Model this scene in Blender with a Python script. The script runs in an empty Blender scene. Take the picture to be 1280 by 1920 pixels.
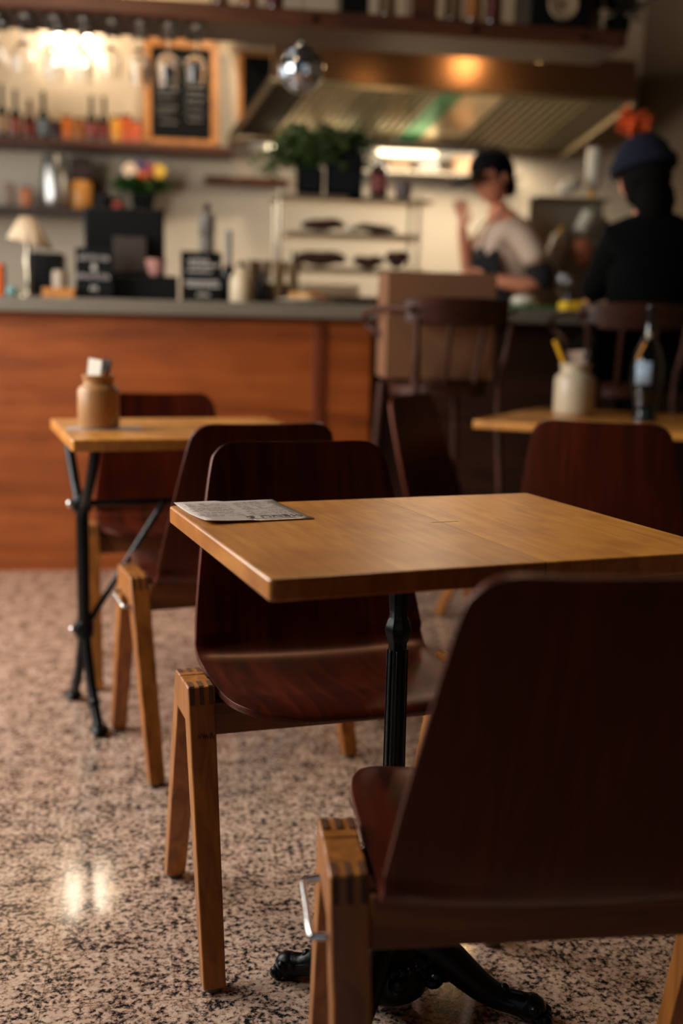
import bpy, bmesh, math, random
from mathutils import Vector, Matrix, Euler
random.seed(11)
S = bpy.context.scene
COL = S.collection
PI = math.pi
R = math.radians

# ------------------------------------------------------------------ camera, world, lights, exposure
cam_d = bpy.data.cameras.new('camera'); cam = bpy.data.objects.new('camera', cam_d); COL.objects.link(cam)
S.camera = cam
cam_d.sensor_fit = 'VERTICAL'; cam_d.sensor_height = 36.0; cam_d.lens = 2063.0/1920*36
YAW, PITCH, ROLL = R(9.28), R(9.362), R(1.236)
cam.matrix_world = (Matrix.Translation((0, 0, 1.03)) @ Matrix.Rotation(-YAW, 4, 'Z')
                    @ Matrix.Rotation(PI/2-PITCH, 4, 'X') @ Matrix.Rotation(ROLL, 4, 'Z'))
cam_d.dof.use_dof = True; cam_d.dof.focus_distance = 1.66; cam_d.dof.aperture_fstop = 1.75
cam_d.clip_start = 0.05
S.view_settings.view_transform = 'Standard'; S.view_settings.look = 'None'
S.view_settings.gamma = 1; S.view_settings.use_curve_mapping = False
S.view_settings.exposure = 0.12
S.cycles.use_denoising = True
S.cycles.max_bounces = 8; S.cycles.transmission_bounces = 8; S.cycles.glossy_bounces = 4
S.cycles.caustics_refractive = False; S.cycles.caustics_reflective = False
S.cycles.sample_clamp_indirect = 4.0

W = bpy.data.worlds.new('world'); S.world = W; W.use_nodes = True
W.node_tree.nodes['Background'].inputs[0].default_value = (0.55, 0.7, 0.9, 1)
W.node_tree.nodes['Background'].inputs[1].default_value = 0.5

def light(name, kind, loc, energy, color, size=None, size_y=None, aim=None, spot=None, radius=None):
    d = bpy.data.lights.new(name, kind); d.energy = energy; d.color = color
    if kind == 'AREA':
        d.shape = 'RECTANGLE'; d.size = size; d.size_y = size_y or size
    if kind == 'SPOT': d.spot_size = R(spot); d.spot_blend = 0.6
    if radius is not None and kind != 'AREA': d.shadow_soft_size = radius
    o = bpy.data.objects.new(name, d); COL.objects.link(o); o.location = loc
    if aim is not None:
        o.rotation_euler = (Vector(aim)-Vector(loc)).to_track_quat('-Z', 'Y').to_euler()
    return o
# daylight through the shop window in the left wall
light('daylight_left_window', 'AREA', (-2.12, 2.9, 1.75), 150, (1.0, 0.95, 0.88), 2.9, 1.7, aim=(0.9, 2.5, 0.7))
# weak sky light from the door behind the photographer
light('daylight_entrance', 'AREA', (-0.3, -1.4, 2.2), 0.6, (0.85, 0.93, 1.0), 2.0, 1.4, aim=(0.3, 3, 0.6))
# added side light for the bar and wall, as if through an unseen window
light('added_bar_side_light', 'AREA', (-2.12, 5.6, 1.85), 20, (0.97, 0.97, 0.95), 1.2, 1.2, aim=(0.4, 5.9, 1.4))
# added unseen spots that brighten the front table, bar front and bottle wall
light('added_spot_tables', 'SPOT', (0.9, 2.9, 3.3), 48, (1.0, 0.74, 0.45), aim=(0.45, 1.8, 0.7), spot=55, radius=0.12)
light('added_spot_bar_front', 'SPOT', (-0.5, 3.3, 3.3), 80, (1.0, 0.70, 0.42), aim=(-0.2, 4.7, 0.75), spot=75, radius=0.12)
light('added_spot_bottle_wall', 'SPOT', (-0.35, 6.1, 3.3), 50, (1.0, 0.66, 0.32), aim=(-0.45, 7.0, 2.1), spot=120, radius=0.1)
light('hood_lamp', 'AREA', (1.72, 6.35, 2.12), 20, (1.0, 0.86, 0.66), 1.3, 0.25, aim=(1.5, 6.6, 0.0))
light('added_spot_kitchen_wall', 'SPOT', (0.35, 5.75, 3.3), 75, (1.0, 0.85, 0.64), aim=(0.6, 7.0, 1.3), spot=80, radius=0.1)  # added out of view to light the kitchen wall left of the hood

# ------------------------------------------------------------------ materials
def lin(c):
    return tuple(((v/255)/12.92 if v/255 <= 0.04045 else ((v/255+0.055)/1.055)**2.4) for v in c)+(1,)
_m = {}
def mat(name, rgb, rough=0.5, metal=0.0, spec=0.5, emit=None, strength=0, trans=0, coat=0, ior=1.45, noise=0.0, nscale=20, bump=0.0, alpha=None):
    if name in _m: return _m[name]
    m = bpy.data.materials.new(name); m.use_nodes = True; nt = m.node_tree; b = nt.nodes['Principled BSDF']
    b.inputs['Base Color'].default_value = lin(rgb); b.inputs['Roughness'].default_value = rough
    b.inputs['Metallic'].default_value = metal; b.inputs['Specular IOR Level'].default_value = spec
    b.inputs['IOR'].default_value = ior
    b.inputs['Transmission Weight'].default_value = trans; b.inputs['Coat Weight'].default_value = coat
    b.inputs['Coat Roughness'].default_value = 0.12
    if emit: b.inputs['Emission Color'].default_value = lin(emit); b.inputs['Emission Strength'].default_value = strength
    if noise or bump:
        tc = nt.nodes.new('ShaderNodeTexCoord'); n = nt.nodes.new('ShaderNodeTexNoise'); n.inputs['Scale'].default_value = nscale
        n.inputs['Detail'].default_value = 5
        nt.links.new(tc.outputs['Object'], n.inputs['Vector'])
        if noise:
            mx = nt.nodes.new('ShaderNodeMix'); mx.data_type = 'RGBA'
            c = lin(rgb); mx.inputs[6].default_value = tuple(v*(1-noise) for v in c[:3])+(1,)
            mx.inputs[7].default_value = tuple(min(1, v*(1+noise)) for v in c[:3])+(1,)
            nt.links.new(n.outputs['Fac'], mx.inputs[0]); nt.links.new(mx.outputs[2], b.inputs['Base Color'])
        if bump:
            bp = nt.nodes.new('ShaderNodeBump'); bp.inputs['Strength'].default_value = bump; bp.inputs['Distance'].default_value = 0.002
            nt.links.new(n.outputs['Fac'], bp.inputs['Height']); nt.links.new(bp.outputs['Normal'], b.inputs['Normal'])
    _m[name] = m; return m

def ramp(nt, stops):
    r = nt.nodes.new('ShaderNodeValToRGB'); e = r.color_ramp.elements
    e[0].position, e[0].color = stops[0][0], stops[0][1]; e[1].position, e[1].color = stops[1][0], stops[1][1]
    for p, c in stops[2:]:
        k = e.new(p); k.color = c
    return r

def wood(name, dark, mid, lite, scale=(2, 40, 40), rough=0.35, coat=0.0, wavy=2.0, spec=0.5, blotch=0.35, coatr=0.12):
    if name in _m: return _m[name]
    m = bpy.data.materials.new(name); m.use_nodes = True; nt = m.node_tree; b = nt.nodes['Principled BSDF']
    L = nt.links.new
    tc = nt.nodes.new('ShaderNodeTexCoord'); mp = nt.nodes.new('ShaderNodeMapping'); mp.inputs['Scale'].default_value = scale
    L(tc.outputs['Object'], mp.inputs['Vector'])
    n = nt.nodes.new('ShaderNodeTexNoise'); n.inputs['Scale'].default_value = 1.0; n.inputs['Detail'].default_value = 7; n.inputs['Distortion'].default_value = wavy
    L(mp.outputs[0], n.inputs['Vector'])
    n2 = nt.nodes.new('ShaderNodeTexNoise'); n2.inputs['Scale'].default_value = 7.0; n2.inputs['Detail'].default_value = 3
    L(tc.outputs['Object'], n2.inputs['Vector'])
    r = ramp(nt, [(0.30, lin(dark)), (0.72, lin(lite)), (0.5, lin(mid))]); L(n.outputs['Fac'], r.inputs[0])
    mx = nt.nodes.new('ShaderNodeMix'); mx.data_type = 'RGBA'; mx.blend_type = 'MULTIPLY'; mx.inputs[0].default_value = blotch
    r2 = ramp(nt, [(0.35, (0.55, 0.5, 0.45, 1)), (0.62, (1, 1, 1, 1))]); L(n2.outputs['Fac'], r2.inputs[0])
    L(r.outputs[0], mx.inputs[6]); L(r2.outputs[0], mx.inputs[7]); L(mx.outputs[2], b.inputs['Base Color'])
    b.inputs['Roughness'].default_value = rough; b.inputs['Coat Weight'].default_value = coat; b.inputs['Coat Roughness'].default_value = coatr
    b.inputs['Specular IOR Level'].default_value = spec
    bp = nt.nodes.new('ShaderNodeBump'); bp.inputs['Strength'].default_value = 0.12; bp.inputs['Distance'].default_value = 0.001
    L(n.outputs['Fac'], bp.inputs['Height']); L(bp.outputs['Normal'], b.inputs['Normal'])
    _m[name] = m; return m

def granite():
    m = bpy.data.materials.new('polished_granite'); m.use_nodes = True; nt = m.node_tree; b = nt.nodes['Principled BSDF']; L = nt.links.new
    tc = nt.nodes.new('ShaderNodeTexCoord')
    v = nt.nodes.new('ShaderNodeTexNoise'); v.inputs['Scale'].default_value = 95; v.inputs['Detail'].default_value = 5; v.inputs['Roughness'].default_value = 0.68
    v.inputs['Distortion'].default_value = 0.1
    L(tc.outputs['Object'], v.inputs['Vector'])
    c = nt.nodes.new('ShaderNodeTexNoise'); c.inputs['Scale'].default_value = 22; c.inputs['Detail'].default_value = 4
    L(tc.outputs['Object'], c.inputs['Vector'])
    ad = nt.nodes.new('ShaderNodeMath'); ad.operation = 'MULTIPLY_ADD'; ad.inputs[1].default_value = 0.35
    L(c.outputs['Fac'], ad.inputs[0]); L(v.outputs['Fac'], ad.inputs[2])
    dk = ramp(nt, [(0.565, (0.013, 0.014, 0.016, 1)), (0.735, lin((220, 194, 176)))])
    dk.color_ramp.elements.new(0.605).color = lin((84, 78, 76)); dk.color_ramp.elements.new(0.645).color = lin((152, 130, 116)); dk.color_ramp.elements.new(0.685).color = lin((196, 162, 140))
    L(ad.outputs[0], dk.inputs[0])
    f = nt.nodes.new('ShaderNodeTexVoronoi'); f.inputs['Scale'].default_value = 120; L(tc.outputs['Object'], f.inputs['Vector'])
    r2 = ramp(nt, [(0.0, (0.62, 0.55, 0.5, 1)), (1.0, (1.0, 0.98, 0.95, 1))]); L(f.outputs['Color'], r2.inputs[0])
    mx = nt.nodes.new('ShaderNodeMix'); mx.data_type = 'RGBA'; mx.blend_type = 'MULTIPLY'; mx.inputs[0].default_value = 0.8
    L(dk.outputs[0], mx.inputs[6]); L(r2.outputs[0], mx.inputs[7])
    # tile joints, 0.6 m slabs
    br = nt.nodes.new('ShaderNodeTexBrick'); br.offset = 0.0; br.inputs['Scale'].default_value = 1.0
    br.inputs['Brick Width'].default_value = 0.6; br.inputs['Row Height'].default_value = 0.6; br.inputs['Mortar Size'].default_value = 0.0012
    br.inputs['Color1'].default_value = (1, 1, 1, 1); br.inputs['Color2'].default_value = (1, 1, 1, 1); br.inputs['Mortar'].default_value = (0.45, 0.4, 0.36, 1)
    mp = nt.nodes.new('ShaderNodeMapping'); mp.inputs['Location'].default_value = (0.19, 0.22, 0); mp.inputs['Rotation'].default_value = (0, 0, R(0))
    L(tc.outputs['Object'], mp.inputs['Vector']); L(mp.outputs[0], br.inputs['Vector'])
    mx2 = nt.nodes.new('ShaderNodeMix'); mx2.data_type = 'RGBA'; mx2.blend_type = 'MULTIPLY'; mx2.inputs[0].default_value = 0.8
    L(mx.outputs[2], mx2.inputs[6]); L(br.outputs['Color'], mx2.inputs[7]); L(mx2.outputs[2], b.inputs['Base Color'])
    b.inputs['Roughness'].default_value = 0.1; b.inputs['Specular IOR Level'].default_value = 0.6
    n3 = nt.nodes.new('ShaderNodeTexNoise'); n3.inputs['Scale'].default_value = 60; L(tc.outputs['Object'], n3.inputs['Vector'])
    bp = nt.nodes.new('ShaderNodeBump'); bp.inputs['Strength'].default_value = 0.02; bp.inputs['Distance'].default_value = 0.001
    L(n3.outputs['Fac'], bp.inputs['Height']); L(bp.outputs['Normal'], b.inputs['Normal'])
    return m

def tabletop_wood(name, boards=True):
    """glued maple top: staves along x, seams at fixed local x / y"""
    m = bpy.data.materials.new(name); m.use_nodes = True; nt = m.node_tree; b = nt.nodes['Principled BSDF']; L = nt.links.new
    tc = nt.nodes.new('ShaderNodeTexCoord'); mp = nt.nodes.new('ShaderNodeMapping'); mp.inputs['Scale'].default_value = (60, 6.0, 20)
    L(tc.outputs['Object'], mp.inputs['Vector'])
    n = nt.nodes.new('ShaderNodeTexNoise'); n.inputs['Scale'].default_value = 1.0; n.inputs['Detail'].default_value = 8; n.inputs['Distortion'].default_value = 1.2
    L(mp.outputs[0], n.inputs['Vector'])
    r = ramp(nt, [(0.25, lin((182, 116, 44))), (0.75, lin((220, 156, 72))), (0.5, lin((204, 136, 57)))]); L(n.outputs['Fac'], r.inputs[0])
    # broad worn blotches
    n2 = nt.nodes.new('ShaderNodeTexNoise'); n2.inputs['Scale'].default_value = 9; n2.inputs['Detail'].default_value = 5; L(tc.outputs['Object'], n2.inputs['Vector'])
    r2 = ramp(nt, [(0.36, (0.62, 0.52, 0.42, 1)), (0.56, (1, 1, 1, 1))]); L(n2.outputs['Fac'], r2.inputs[0])
    mx = nt.nodes.new('ShaderNodeMix'); mx.data_type = 'RGBA'; mx.blend_type = 'MULTIPLY'; mx.inputs[0].default_value = 0.6
    L(r.outputs[0], mx.inputs[6]); L(r2.outputs[0], mx.inputs[7])
    out = mx.outputs[2]
    if boards:
        sp = nt.nodes.new('ShaderNodeSeparateXYZ'); L(tc.outputs['Object'], sp.inputs[0])
        # board tone, left board darker and redder than the right one
        gt = nt.nodes.new('ShaderNodeMath'); gt.operation = 'GREATER_THAN'; gt.inputs[1].default_value = 0.035; L(sp.outputs[0], gt.inputs[0])
        m3 = nt.nodes.new('ShaderNodeMix'); m3.data_type = 'RGBA'; m3.blend_type = 'MULTIPLY'; m3.inputs[0].default_value = 1
        m4 = nt.nodes.new('ShaderNodeMix'); m4.data_type = 'RGBA'; m4.inputs[6].default_value = (0.84, 0.77, 0.70, 1); m4.inputs[7].default_value = (1.10, 1.08, 1.02, 1)
        L(gt.outputs[0], m4.inputs[0]); L(out, m3.inputs[6]); L(m4.outputs[2], m3.inputs[7])
        d = nt.nodes.new('ShaderNodeMath'); d.operation = 'SUBTRACT'; d.inputs[1].default_value = 0.035; L(sp.outputs[0], d.inputs[0])
        ab = nt.nodes.new('ShaderNodeMath'); ab.operation = 'ABSOLUTE'; L(d.outputs[0], ab.inputs[0])
        lt = nt.nodes.new('ShaderNodeMath'); lt.operation = 'LESS_THAN'; lt.inputs[1].default_value = 0.0009; L(ab.outputs[0], lt.inputs[0])
        m5 = nt.nodes.new('ShaderNodeMix'); m5.data_type = 'RGBA'; m5.inputs[7].default_value = lin((92, 54, 22)); L(lt.outputs[0], m5.inputs[0]); L(m3.outputs[2], m5.inputs[6])
        out = m5.outputs[2]
    L(out, b.inputs['Base Color'])
    b.inputs['Roughness'].default_value = 0.36; b.inputs['Coat Weight'].default_value = 0.25; b.inputs['Coat Roughness'].default_value = 0.25
    bp = nt.nodes.new('ShaderNodeBump'); bp.inputs['Strength'].default_value = 0.1; bp.inputs['Distance'].default_value = 0.001
    L(n.outputs['Fac'], bp.inputs['Height']); L(bp.outputs['Normal'], b.inputs['Normal'])
    return m

M_floor = granite()
M_top = tabletop_wood('worn_maple_top'); M_top2 = tabletop_wood('worn_maple_top_plain', False)
M_shell = wood('mahogany_plywood', (38, 9, 3), (58, 15, 5), (80, 25, 9), scale=(40, 3, 3), rough=0.40, coat=0.03, spec=.5, wavy=1.2, blotch=0.4, coatr=0.22)
M_beech = wood('beech_frame', (134, 76, 26), (166, 102, 38), (190, 122, 52), scale=(50, 50, 4), rough=0.45, coat=0.15, wavy=0.8)
M_beech_end = wood('beech_end_grain', (72, 42, 18), (92, 54, 24), (108, 66, 32), scale=(120, 120, 120), rough=0.6)
M_apron = wood('beech_apron', (96, 52, 20), (122, 70, 29), (142, 86, 38), scale=(4, 50, 50), rough=0.45, coat=0.1, wavy=0.8)
M_iron = mat('black_cast_iron', (13, 17, 19), 0.32, 0.6, bump=0.25, nscale=90)
M_black = mat('black_plastic', (6, 7, 8), 0.55, spec=.25)
M_chrome = mat('chrome', (200, 200, 198), 0.18, 1.0)
M_steel = mat('brushed_steel', (150, 140, 122), 0.3, 1.0)
M_pad = mat('grey_felt_pad', (96, 98, 80), 0.9)
M_paper = mat('laminated_paper', (196, 184, 178), 0.3, coat=0.3)
M_ink = mat('grey_print', (128, 118, 116), 0.6)
M_stone = mat('tan_stoneware', (164, 116, 66), 0.5, noise=0.15, nscale=30, coat=0.2)
M_stone_w = mat('white_stoneware', (196, 180, 152), 0.45, noise=0.08, nscale=25, coat=0.2)
M_glass = mat('clear_glass', (255, 255, 255), 0.0, trans=1.0, ior=1.45)
M_chalk = mat('chalk', (225, 220, 216), 0.9)
M_board = mat('blackboard', (7, 9, 10), 0.8, spec=.2)
M_oak = wood('oak_frame', (150, 90, 34), (186, 120, 52), (206, 142, 70), scale=(20, 20, 20), rough=0.5)
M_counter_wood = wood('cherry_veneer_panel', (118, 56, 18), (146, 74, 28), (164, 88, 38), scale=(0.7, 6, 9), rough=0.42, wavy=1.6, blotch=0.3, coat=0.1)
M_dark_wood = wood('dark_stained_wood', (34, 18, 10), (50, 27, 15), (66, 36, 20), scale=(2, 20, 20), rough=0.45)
M_shelf_wood = wood('brown_shelf_wood', (58, 28, 14), (80, 42, 22), (98, 54, 30), scale=(2, 25, 25), rough=0.5)
M_worktop = mat('grey_stone_worktop', (112, 106, 96), 0.4, noise=0.1, nscale=40)
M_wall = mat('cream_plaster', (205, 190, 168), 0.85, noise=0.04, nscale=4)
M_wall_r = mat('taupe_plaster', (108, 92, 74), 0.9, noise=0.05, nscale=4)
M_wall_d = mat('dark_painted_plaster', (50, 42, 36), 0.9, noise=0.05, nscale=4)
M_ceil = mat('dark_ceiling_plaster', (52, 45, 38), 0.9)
M_bent = wood('bentwood_brown', (48, 24, 16), (66, 34, 22), (84, 46, 30), scale=(8, 8, 30), rough=0.5, coat=0.05, spec=.3)
M_card = mat('cardboard', (118, 80, 54), 0.85, noise=0.06, nscale=8)
M_skin = mat('skin', (214, 140, 108), 0.5)
M_hair = mat('black_hair', (9, 7, 7), 0.9, spec=.15)
M_tee = mat('pale_cotton', (206, 180, 160), 0.9)
M_apronb = mat('black_cotton', (12, 14, 16), 0.9)
M_jacket = mat('black_wool', (6, 8, 8), 0.95, spec=.1)
M_navy = mat('navy_knit', (8, 13, 36), 0.95, bump=0.4, nscale=150)
M_green = mat('leaf_green', (36, 62, 26), 0.55, noise=0.3, nscale=12)
M_wht = mat('white_plastic', (214, 206, 190), 0.35)
M_red = mat('red_plastic', (150, 36, 24), 0.4)
M_orange = mat('orange_paint', (206, 92, 26), 0.5)
M_yel = mat('yellow_plastic', (226, 170, 40), 0.4)
M_pink = mat('pink_ceramic', (180, 130, 124), 0.5)

_b = M_shell.node_tree.nodes['Principled BSDF']; _b.inputs['Specular Tint'].default_value = (1.0, 0.42, 0.26, 1)
# ------------------------------------------------------------------ mesh helpers
class MB:
    def __init__(s): s.bm = bmesh.new()
    def box(s, c, d, rot=None, mi=0):
        r = bmesh.ops.create_cube(s.bm, size=1.0); vs = r['verts']
        M = Matrix.Translation(c) @ (rot.to_matrix().to_4x4() if rot else Matrix.Identity(4)) @ Matrix.Diagonal((d[0], d[1], d[2], 1))
        bmesh.ops.transform(s.bm, matrix=M, verts=vs)
        if mi:
            for v in vs:
                for f in v.link_faces: f.material_index = mi
        return s
    def prism(s, pts, axis, a, b, taper=None):
        """polygon pts (2D) extruded along axis from a to b"""
        def mk(p, t):
            return {'x': (t, p[0], p[1]), 'y': (p[0], t, p[1]), 'z': (p[0], p[1], t)}[axis]
        A = [s.bm.verts.new(mk(p, a)) for p in pts]; B = [s.bm.verts.new(mk(p, b)) for p in (taper or pts)]
        n = len(pts); s.bm.faces.new(A); s.bm.faces.new(B[::-1])
        for i in range(n): s.bm.faces.new((A[i], B[i], B[(i+1) % n], A[(i+1) % n]))
        return s
    def lathe(s, prof, n=28, c=(0, 0, 0), M=None, cap=True):
        rings = []
        for r, z in prof:
            rings.append([s.bm.verts.new((c[0]+r*math.cos(2*PI*i/n), c[1]+r*math.sin(2*PI*i/n), c[2]+z)) for i in range(n)])
        for k in range(len(rings)-1):
            for i in range(n):
                s.bm.faces.new((rings[k][i], rings[k][(i+1) % n], rings[k+1][(i+1) % n], rings[k+1][i]))
        if cap:
            s.bm.faces.new(rings[0][::-1]); s.bm.faces.new(rings[-1])
        if M is not None: bmesh.ops.transform(s.bm, matrix=M, verts=[v for rg in rings for v in rg])
        return s
    def tube(s, pts, rad, n=10, closed=False, flat=1.0):
        P = [Vector(p) for p in pts]; rings = []; up = Vector((0, 0, 1)); m = len(P)
        prev = None
        for k, p in enumerate(P):
            if closed: t = P[(k+1) % m]-P[k-1]
            else: t = P[min(k+1, m-1)]-P[max(k-1, 0)]
            t.normalize()
            if prev is None:
                u = up if abs(t.dot(up)) < 0.95 else Vector((1, 0, 0))
                x = t.cross(u).normalized()
            else:
                x = (prev - t*prev.dot(t)).normalized()
            prev = x; y = t.cross(x).normalized()
            r = rad[k] if isinstance(rad, (list, tuple)) else rad
            rings.append([s.bm.verts.new(p + x*(r*math.cos(2*PI*i/n)) + y*(r*flat*math.sin(2*PI*i/n))) for i in range(n)])
        rg = list(range(m-1))
        for k in rg:
            for i in range(n): s.bm.faces.new((rings[k][i], rings[k][(i+1) % n], rings[k+1][(i+1) % n], rings[k+1][i]))
        if closed:
            for i in range(n): s.bm.faces.new((rings[-1][i], rings[-1][(i+1) % n], rings[0][(i+1) % n], rings[0][i]))
        else:
            s.bm.faces.new(rings[0][::-1]); s.bm.faces.new(rings[-1])
        return s
    def ball(s, c, r, n=16, sc=(1, 1, 1), rot=None):
        q = bmesh.ops.create_uvsphere(s.bm, u_segments=n, v_segments=max(6, n//2), radius=r)
        M = Matrix.Translation(c) @ (rot.to_matrix().to_4x4() if rot else Matrix.Identity(4)) @ Matrix.Diagonal((sc[0], sc[1], sc[2], 1))
        bmesh.ops.transform(s.bm, matrix=M, verts=q['verts']); return s
    def move(s, M): bmesh.ops.transform(s.bm, matrix=M, verts=s.bm.verts); return s
    def build(s, name, material, parent=None, smooth=True, bevel=0.0, seg=2, loc=None, rotz=None):
        bmesh.ops.recalc_face_normals(s.bm, faces=s.bm.faces)
        me = bpy.data.meshes.new(name); s.bm.to_mesh(me); s.bm.free()
        for mm in (material if isinstance(material, (list, tuple)) else [material]): me.materials.append(mm)
        o = bpy.data.objects.new(name, me); COL.objects.link(o)
        if parent: o.parent = parent
        if loc is not None: o.location = loc
        if rotz is not None: o.rotation_euler[2] = rotz
        if smooth:
            for p in me.polygons: p.use_smooth = True
            me.set_sharp_from_angle(angle=R(38))
        if bevel:
            b = o.modifiers.new('bevel', 'BEVEL'); b.width = bevel; b.segments = seg; b.limit_method = 'ANGLE'; b.angle_limit = R(35)
        return o

def tag(o, label, cat, group=None):
    o['label'] = label; o['category'] = cat
    if group: o['group'] = group
    return o
def thing(name, label, cat, loc=(0, 0, 0), rz=0.0, group=None):
    o = bpy.data.objects.new(name, None); COL.objects.link(o); o.empty_display_size = 0.05
    o.location = loc; o.rotation_euler = (0, 0, rz); return tag(o, label, cat, group)
def structure(o): o['kind'] = 'structure'; return o
def copy_tree(o, parent=None):
    c = o.copy(); COL.objects.link(c); c.parent = parent
    for ch in list(o.children): copy_tree(ch, c)
    return c
def spline(pts, n=8):
    """Catmull-Rom through tuples"""
    P = [Vector(p) for p in pts]; out = []
    for i in range(len(P)-1):
        p0 = P[max(i-1, 0)]; p1 = P[i]; p2 = P[i+1]; p3 = P[min(i+2, len(P)-1)]
        for k in range(n):
            t = k/n
            out.append(0.5*((2*p1)+(-p0+p2)*t+(2*p0-5*p1+4*p2-p3)*t*t+(-p0+3*p1-3*p2+p3)*t**3))
    out.append(P[-1]); return out
def skin(name, verts, edges, radii, material, parent=None, sub=2, root=0):
    me = bpy.data.meshes.new(name+'_cage'); me.from_pydata(verts, edges, [])
    o = bpy.data.objects.new(name+'_cage', me); COL.objects.link(o)
    o.modifiers.new('skin', 'SKIN'); o.modifiers.new('sub', 'SUBSURF').levels = sub
    for i, r in enumerate(radii):
        sv = me.skin_vertices[0].data[i]; sv.radius = r if isinstance(r, tuple) else (r, r); sv.use_root = (i == root)
    dg = bpy.context.evaluated_depsgraph_get(); dg.update()
    nm = bpy.data.meshes.new_from_object(o.evaluated_get(dg))
    bpy.data.objects.remove(o); nm.name = name
    nm.materials.clear(); nm.materials.append(material)
    for p in nm.polygons: p.use_smooth = True; p.material_index = 0
    q = bpy.data.objects.new(name, nm); COL.objects.link(q)
    if parent: q.parent = parent
    return q
def scribble(mb, x0, x1, z, h, y, r=0.0012, seed=0, freq=1.0):
    """a chalk or pen scrawl in the xz plane"""
    rnd = random.Random(seed); n = max(4, int((x1-x0)/(h*0.55)*freq)); pts = []
    for i in range(n*2+1):
        pts.append((x0+(x1-x0)*i/(n*2)+rnd.uniform(-.1, .1)*h, y, z+(h*0.5 if i % 2 else -h*0.5)*rnd.uniform(0.5, 1.0)))
    mb.tube(pts, r, n=5); return mb
def text_obj(txt, size, M, material, name, parent, depth=0.0004):
    cu = bpy.data.curves.new(name, 'FONT'); cu.body = txt; cu.size = size; cu.extrude = depth; cu.align_x = 'CENTER'; cu.align_y = 'CENTER'
    o = bpy.data.objects.new(name, cu); COL.objects.link(o)
    dg = bpy.context.evaluated_depsgraph_get(); dg.update()
    me = bpy.data.meshes.new_from_object(o.evaluated_get(dg)); bpy.data.objects.remove(o)
    me.transform(M); me.materials.clear(); me.materials.append(material)
    q = bpy.data.objects.new(name, me); COL.objects.link(q); q.parent = parent
    return q

# ------------------------------------------------------------------ room shell
XL, XR, YF, YB, ZC = -2.3, 3.02, -1.6, 7.0, 3.4
structure(MB().box(((XL+XR)/2, (YF+YB)/2, -0.05), (XR-XL+0.4, YB-YF+0.4, 0.1)).build('floor', M_floor, smooth=False))
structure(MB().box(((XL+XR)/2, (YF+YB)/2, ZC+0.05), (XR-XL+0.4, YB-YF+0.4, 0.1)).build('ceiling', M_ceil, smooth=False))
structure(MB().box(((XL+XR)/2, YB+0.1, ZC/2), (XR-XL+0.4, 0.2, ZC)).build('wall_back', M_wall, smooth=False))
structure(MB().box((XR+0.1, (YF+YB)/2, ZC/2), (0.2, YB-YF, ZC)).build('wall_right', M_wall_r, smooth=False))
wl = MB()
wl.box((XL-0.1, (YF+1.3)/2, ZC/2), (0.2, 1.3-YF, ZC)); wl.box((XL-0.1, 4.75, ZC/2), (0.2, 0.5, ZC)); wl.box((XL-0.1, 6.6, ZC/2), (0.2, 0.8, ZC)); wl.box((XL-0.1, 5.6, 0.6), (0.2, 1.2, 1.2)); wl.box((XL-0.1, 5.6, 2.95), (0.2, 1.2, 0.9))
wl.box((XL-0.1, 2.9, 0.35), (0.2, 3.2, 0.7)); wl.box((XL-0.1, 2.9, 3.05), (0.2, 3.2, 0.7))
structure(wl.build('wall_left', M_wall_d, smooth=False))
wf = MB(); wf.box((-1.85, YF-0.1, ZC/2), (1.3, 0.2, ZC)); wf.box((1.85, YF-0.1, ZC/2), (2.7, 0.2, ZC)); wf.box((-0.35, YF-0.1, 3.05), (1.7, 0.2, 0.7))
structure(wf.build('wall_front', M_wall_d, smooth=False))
wn = MB()
for y in (1.33, 2.4, 3.45, 4.47): wn.box((XL-0.08, y, 1.7), (0.07, 0.06, 2.0))
for z in (0.73, 2.67): wn.box((XL-0.08, 2.9, z), (0.07, 3.2, 0.06))
w1 = structure(wn.build('window_1', M_dark_wood, smooth=False, bevel=0.004))
MB().box((XL-0.08, 2.9, 1.7), (0.006, 3.1, 1.9)).build('pane', M_glass, w1, smooth=False)
wn = MB()
for y in (5.03, 6.17): wn.box((XL-0.08, y, 1.85), (0.07, 0.06, 1.3))
for z in (1.23, 2.47): wn.box((XL-0.08, 5.6, z), (0.07, 1.2, 0.06))
w2 = structure(wn.build('added_bar_window', M_dark_wood, smooth=False, bevel=0.004))  # unseen window added to bring side light to the bar
MB().box((XL-0.08, 5.6, 1.85), (0.006, 1.1, 1.2)).build('pane', M_glass, w2, smooth=False)
dr = MB(); dr.box((-1.16, YF-0.08, 1.35), (0.08, 0.08, 2.7)); dr.box((0.46, YF-0.08, 1.35), (0.08, 0.08, 2.7)); dr.box((-0.35, YF-0.08, 2.66), (1.6, 0.08, 0.08)); dr.box((-0.35, YF-0.08, 0.1), (1.6, 0.06, 0.2))
d1 = structure(dr.build('door_1', M_dark_wood, smooth=False, bevel=0.004))
MB().box((-0.35, YF-0.08, 1.4), (1.54, 0.006, 2.45)).build('pane', M_glass, d1, smooth=False)

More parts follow.
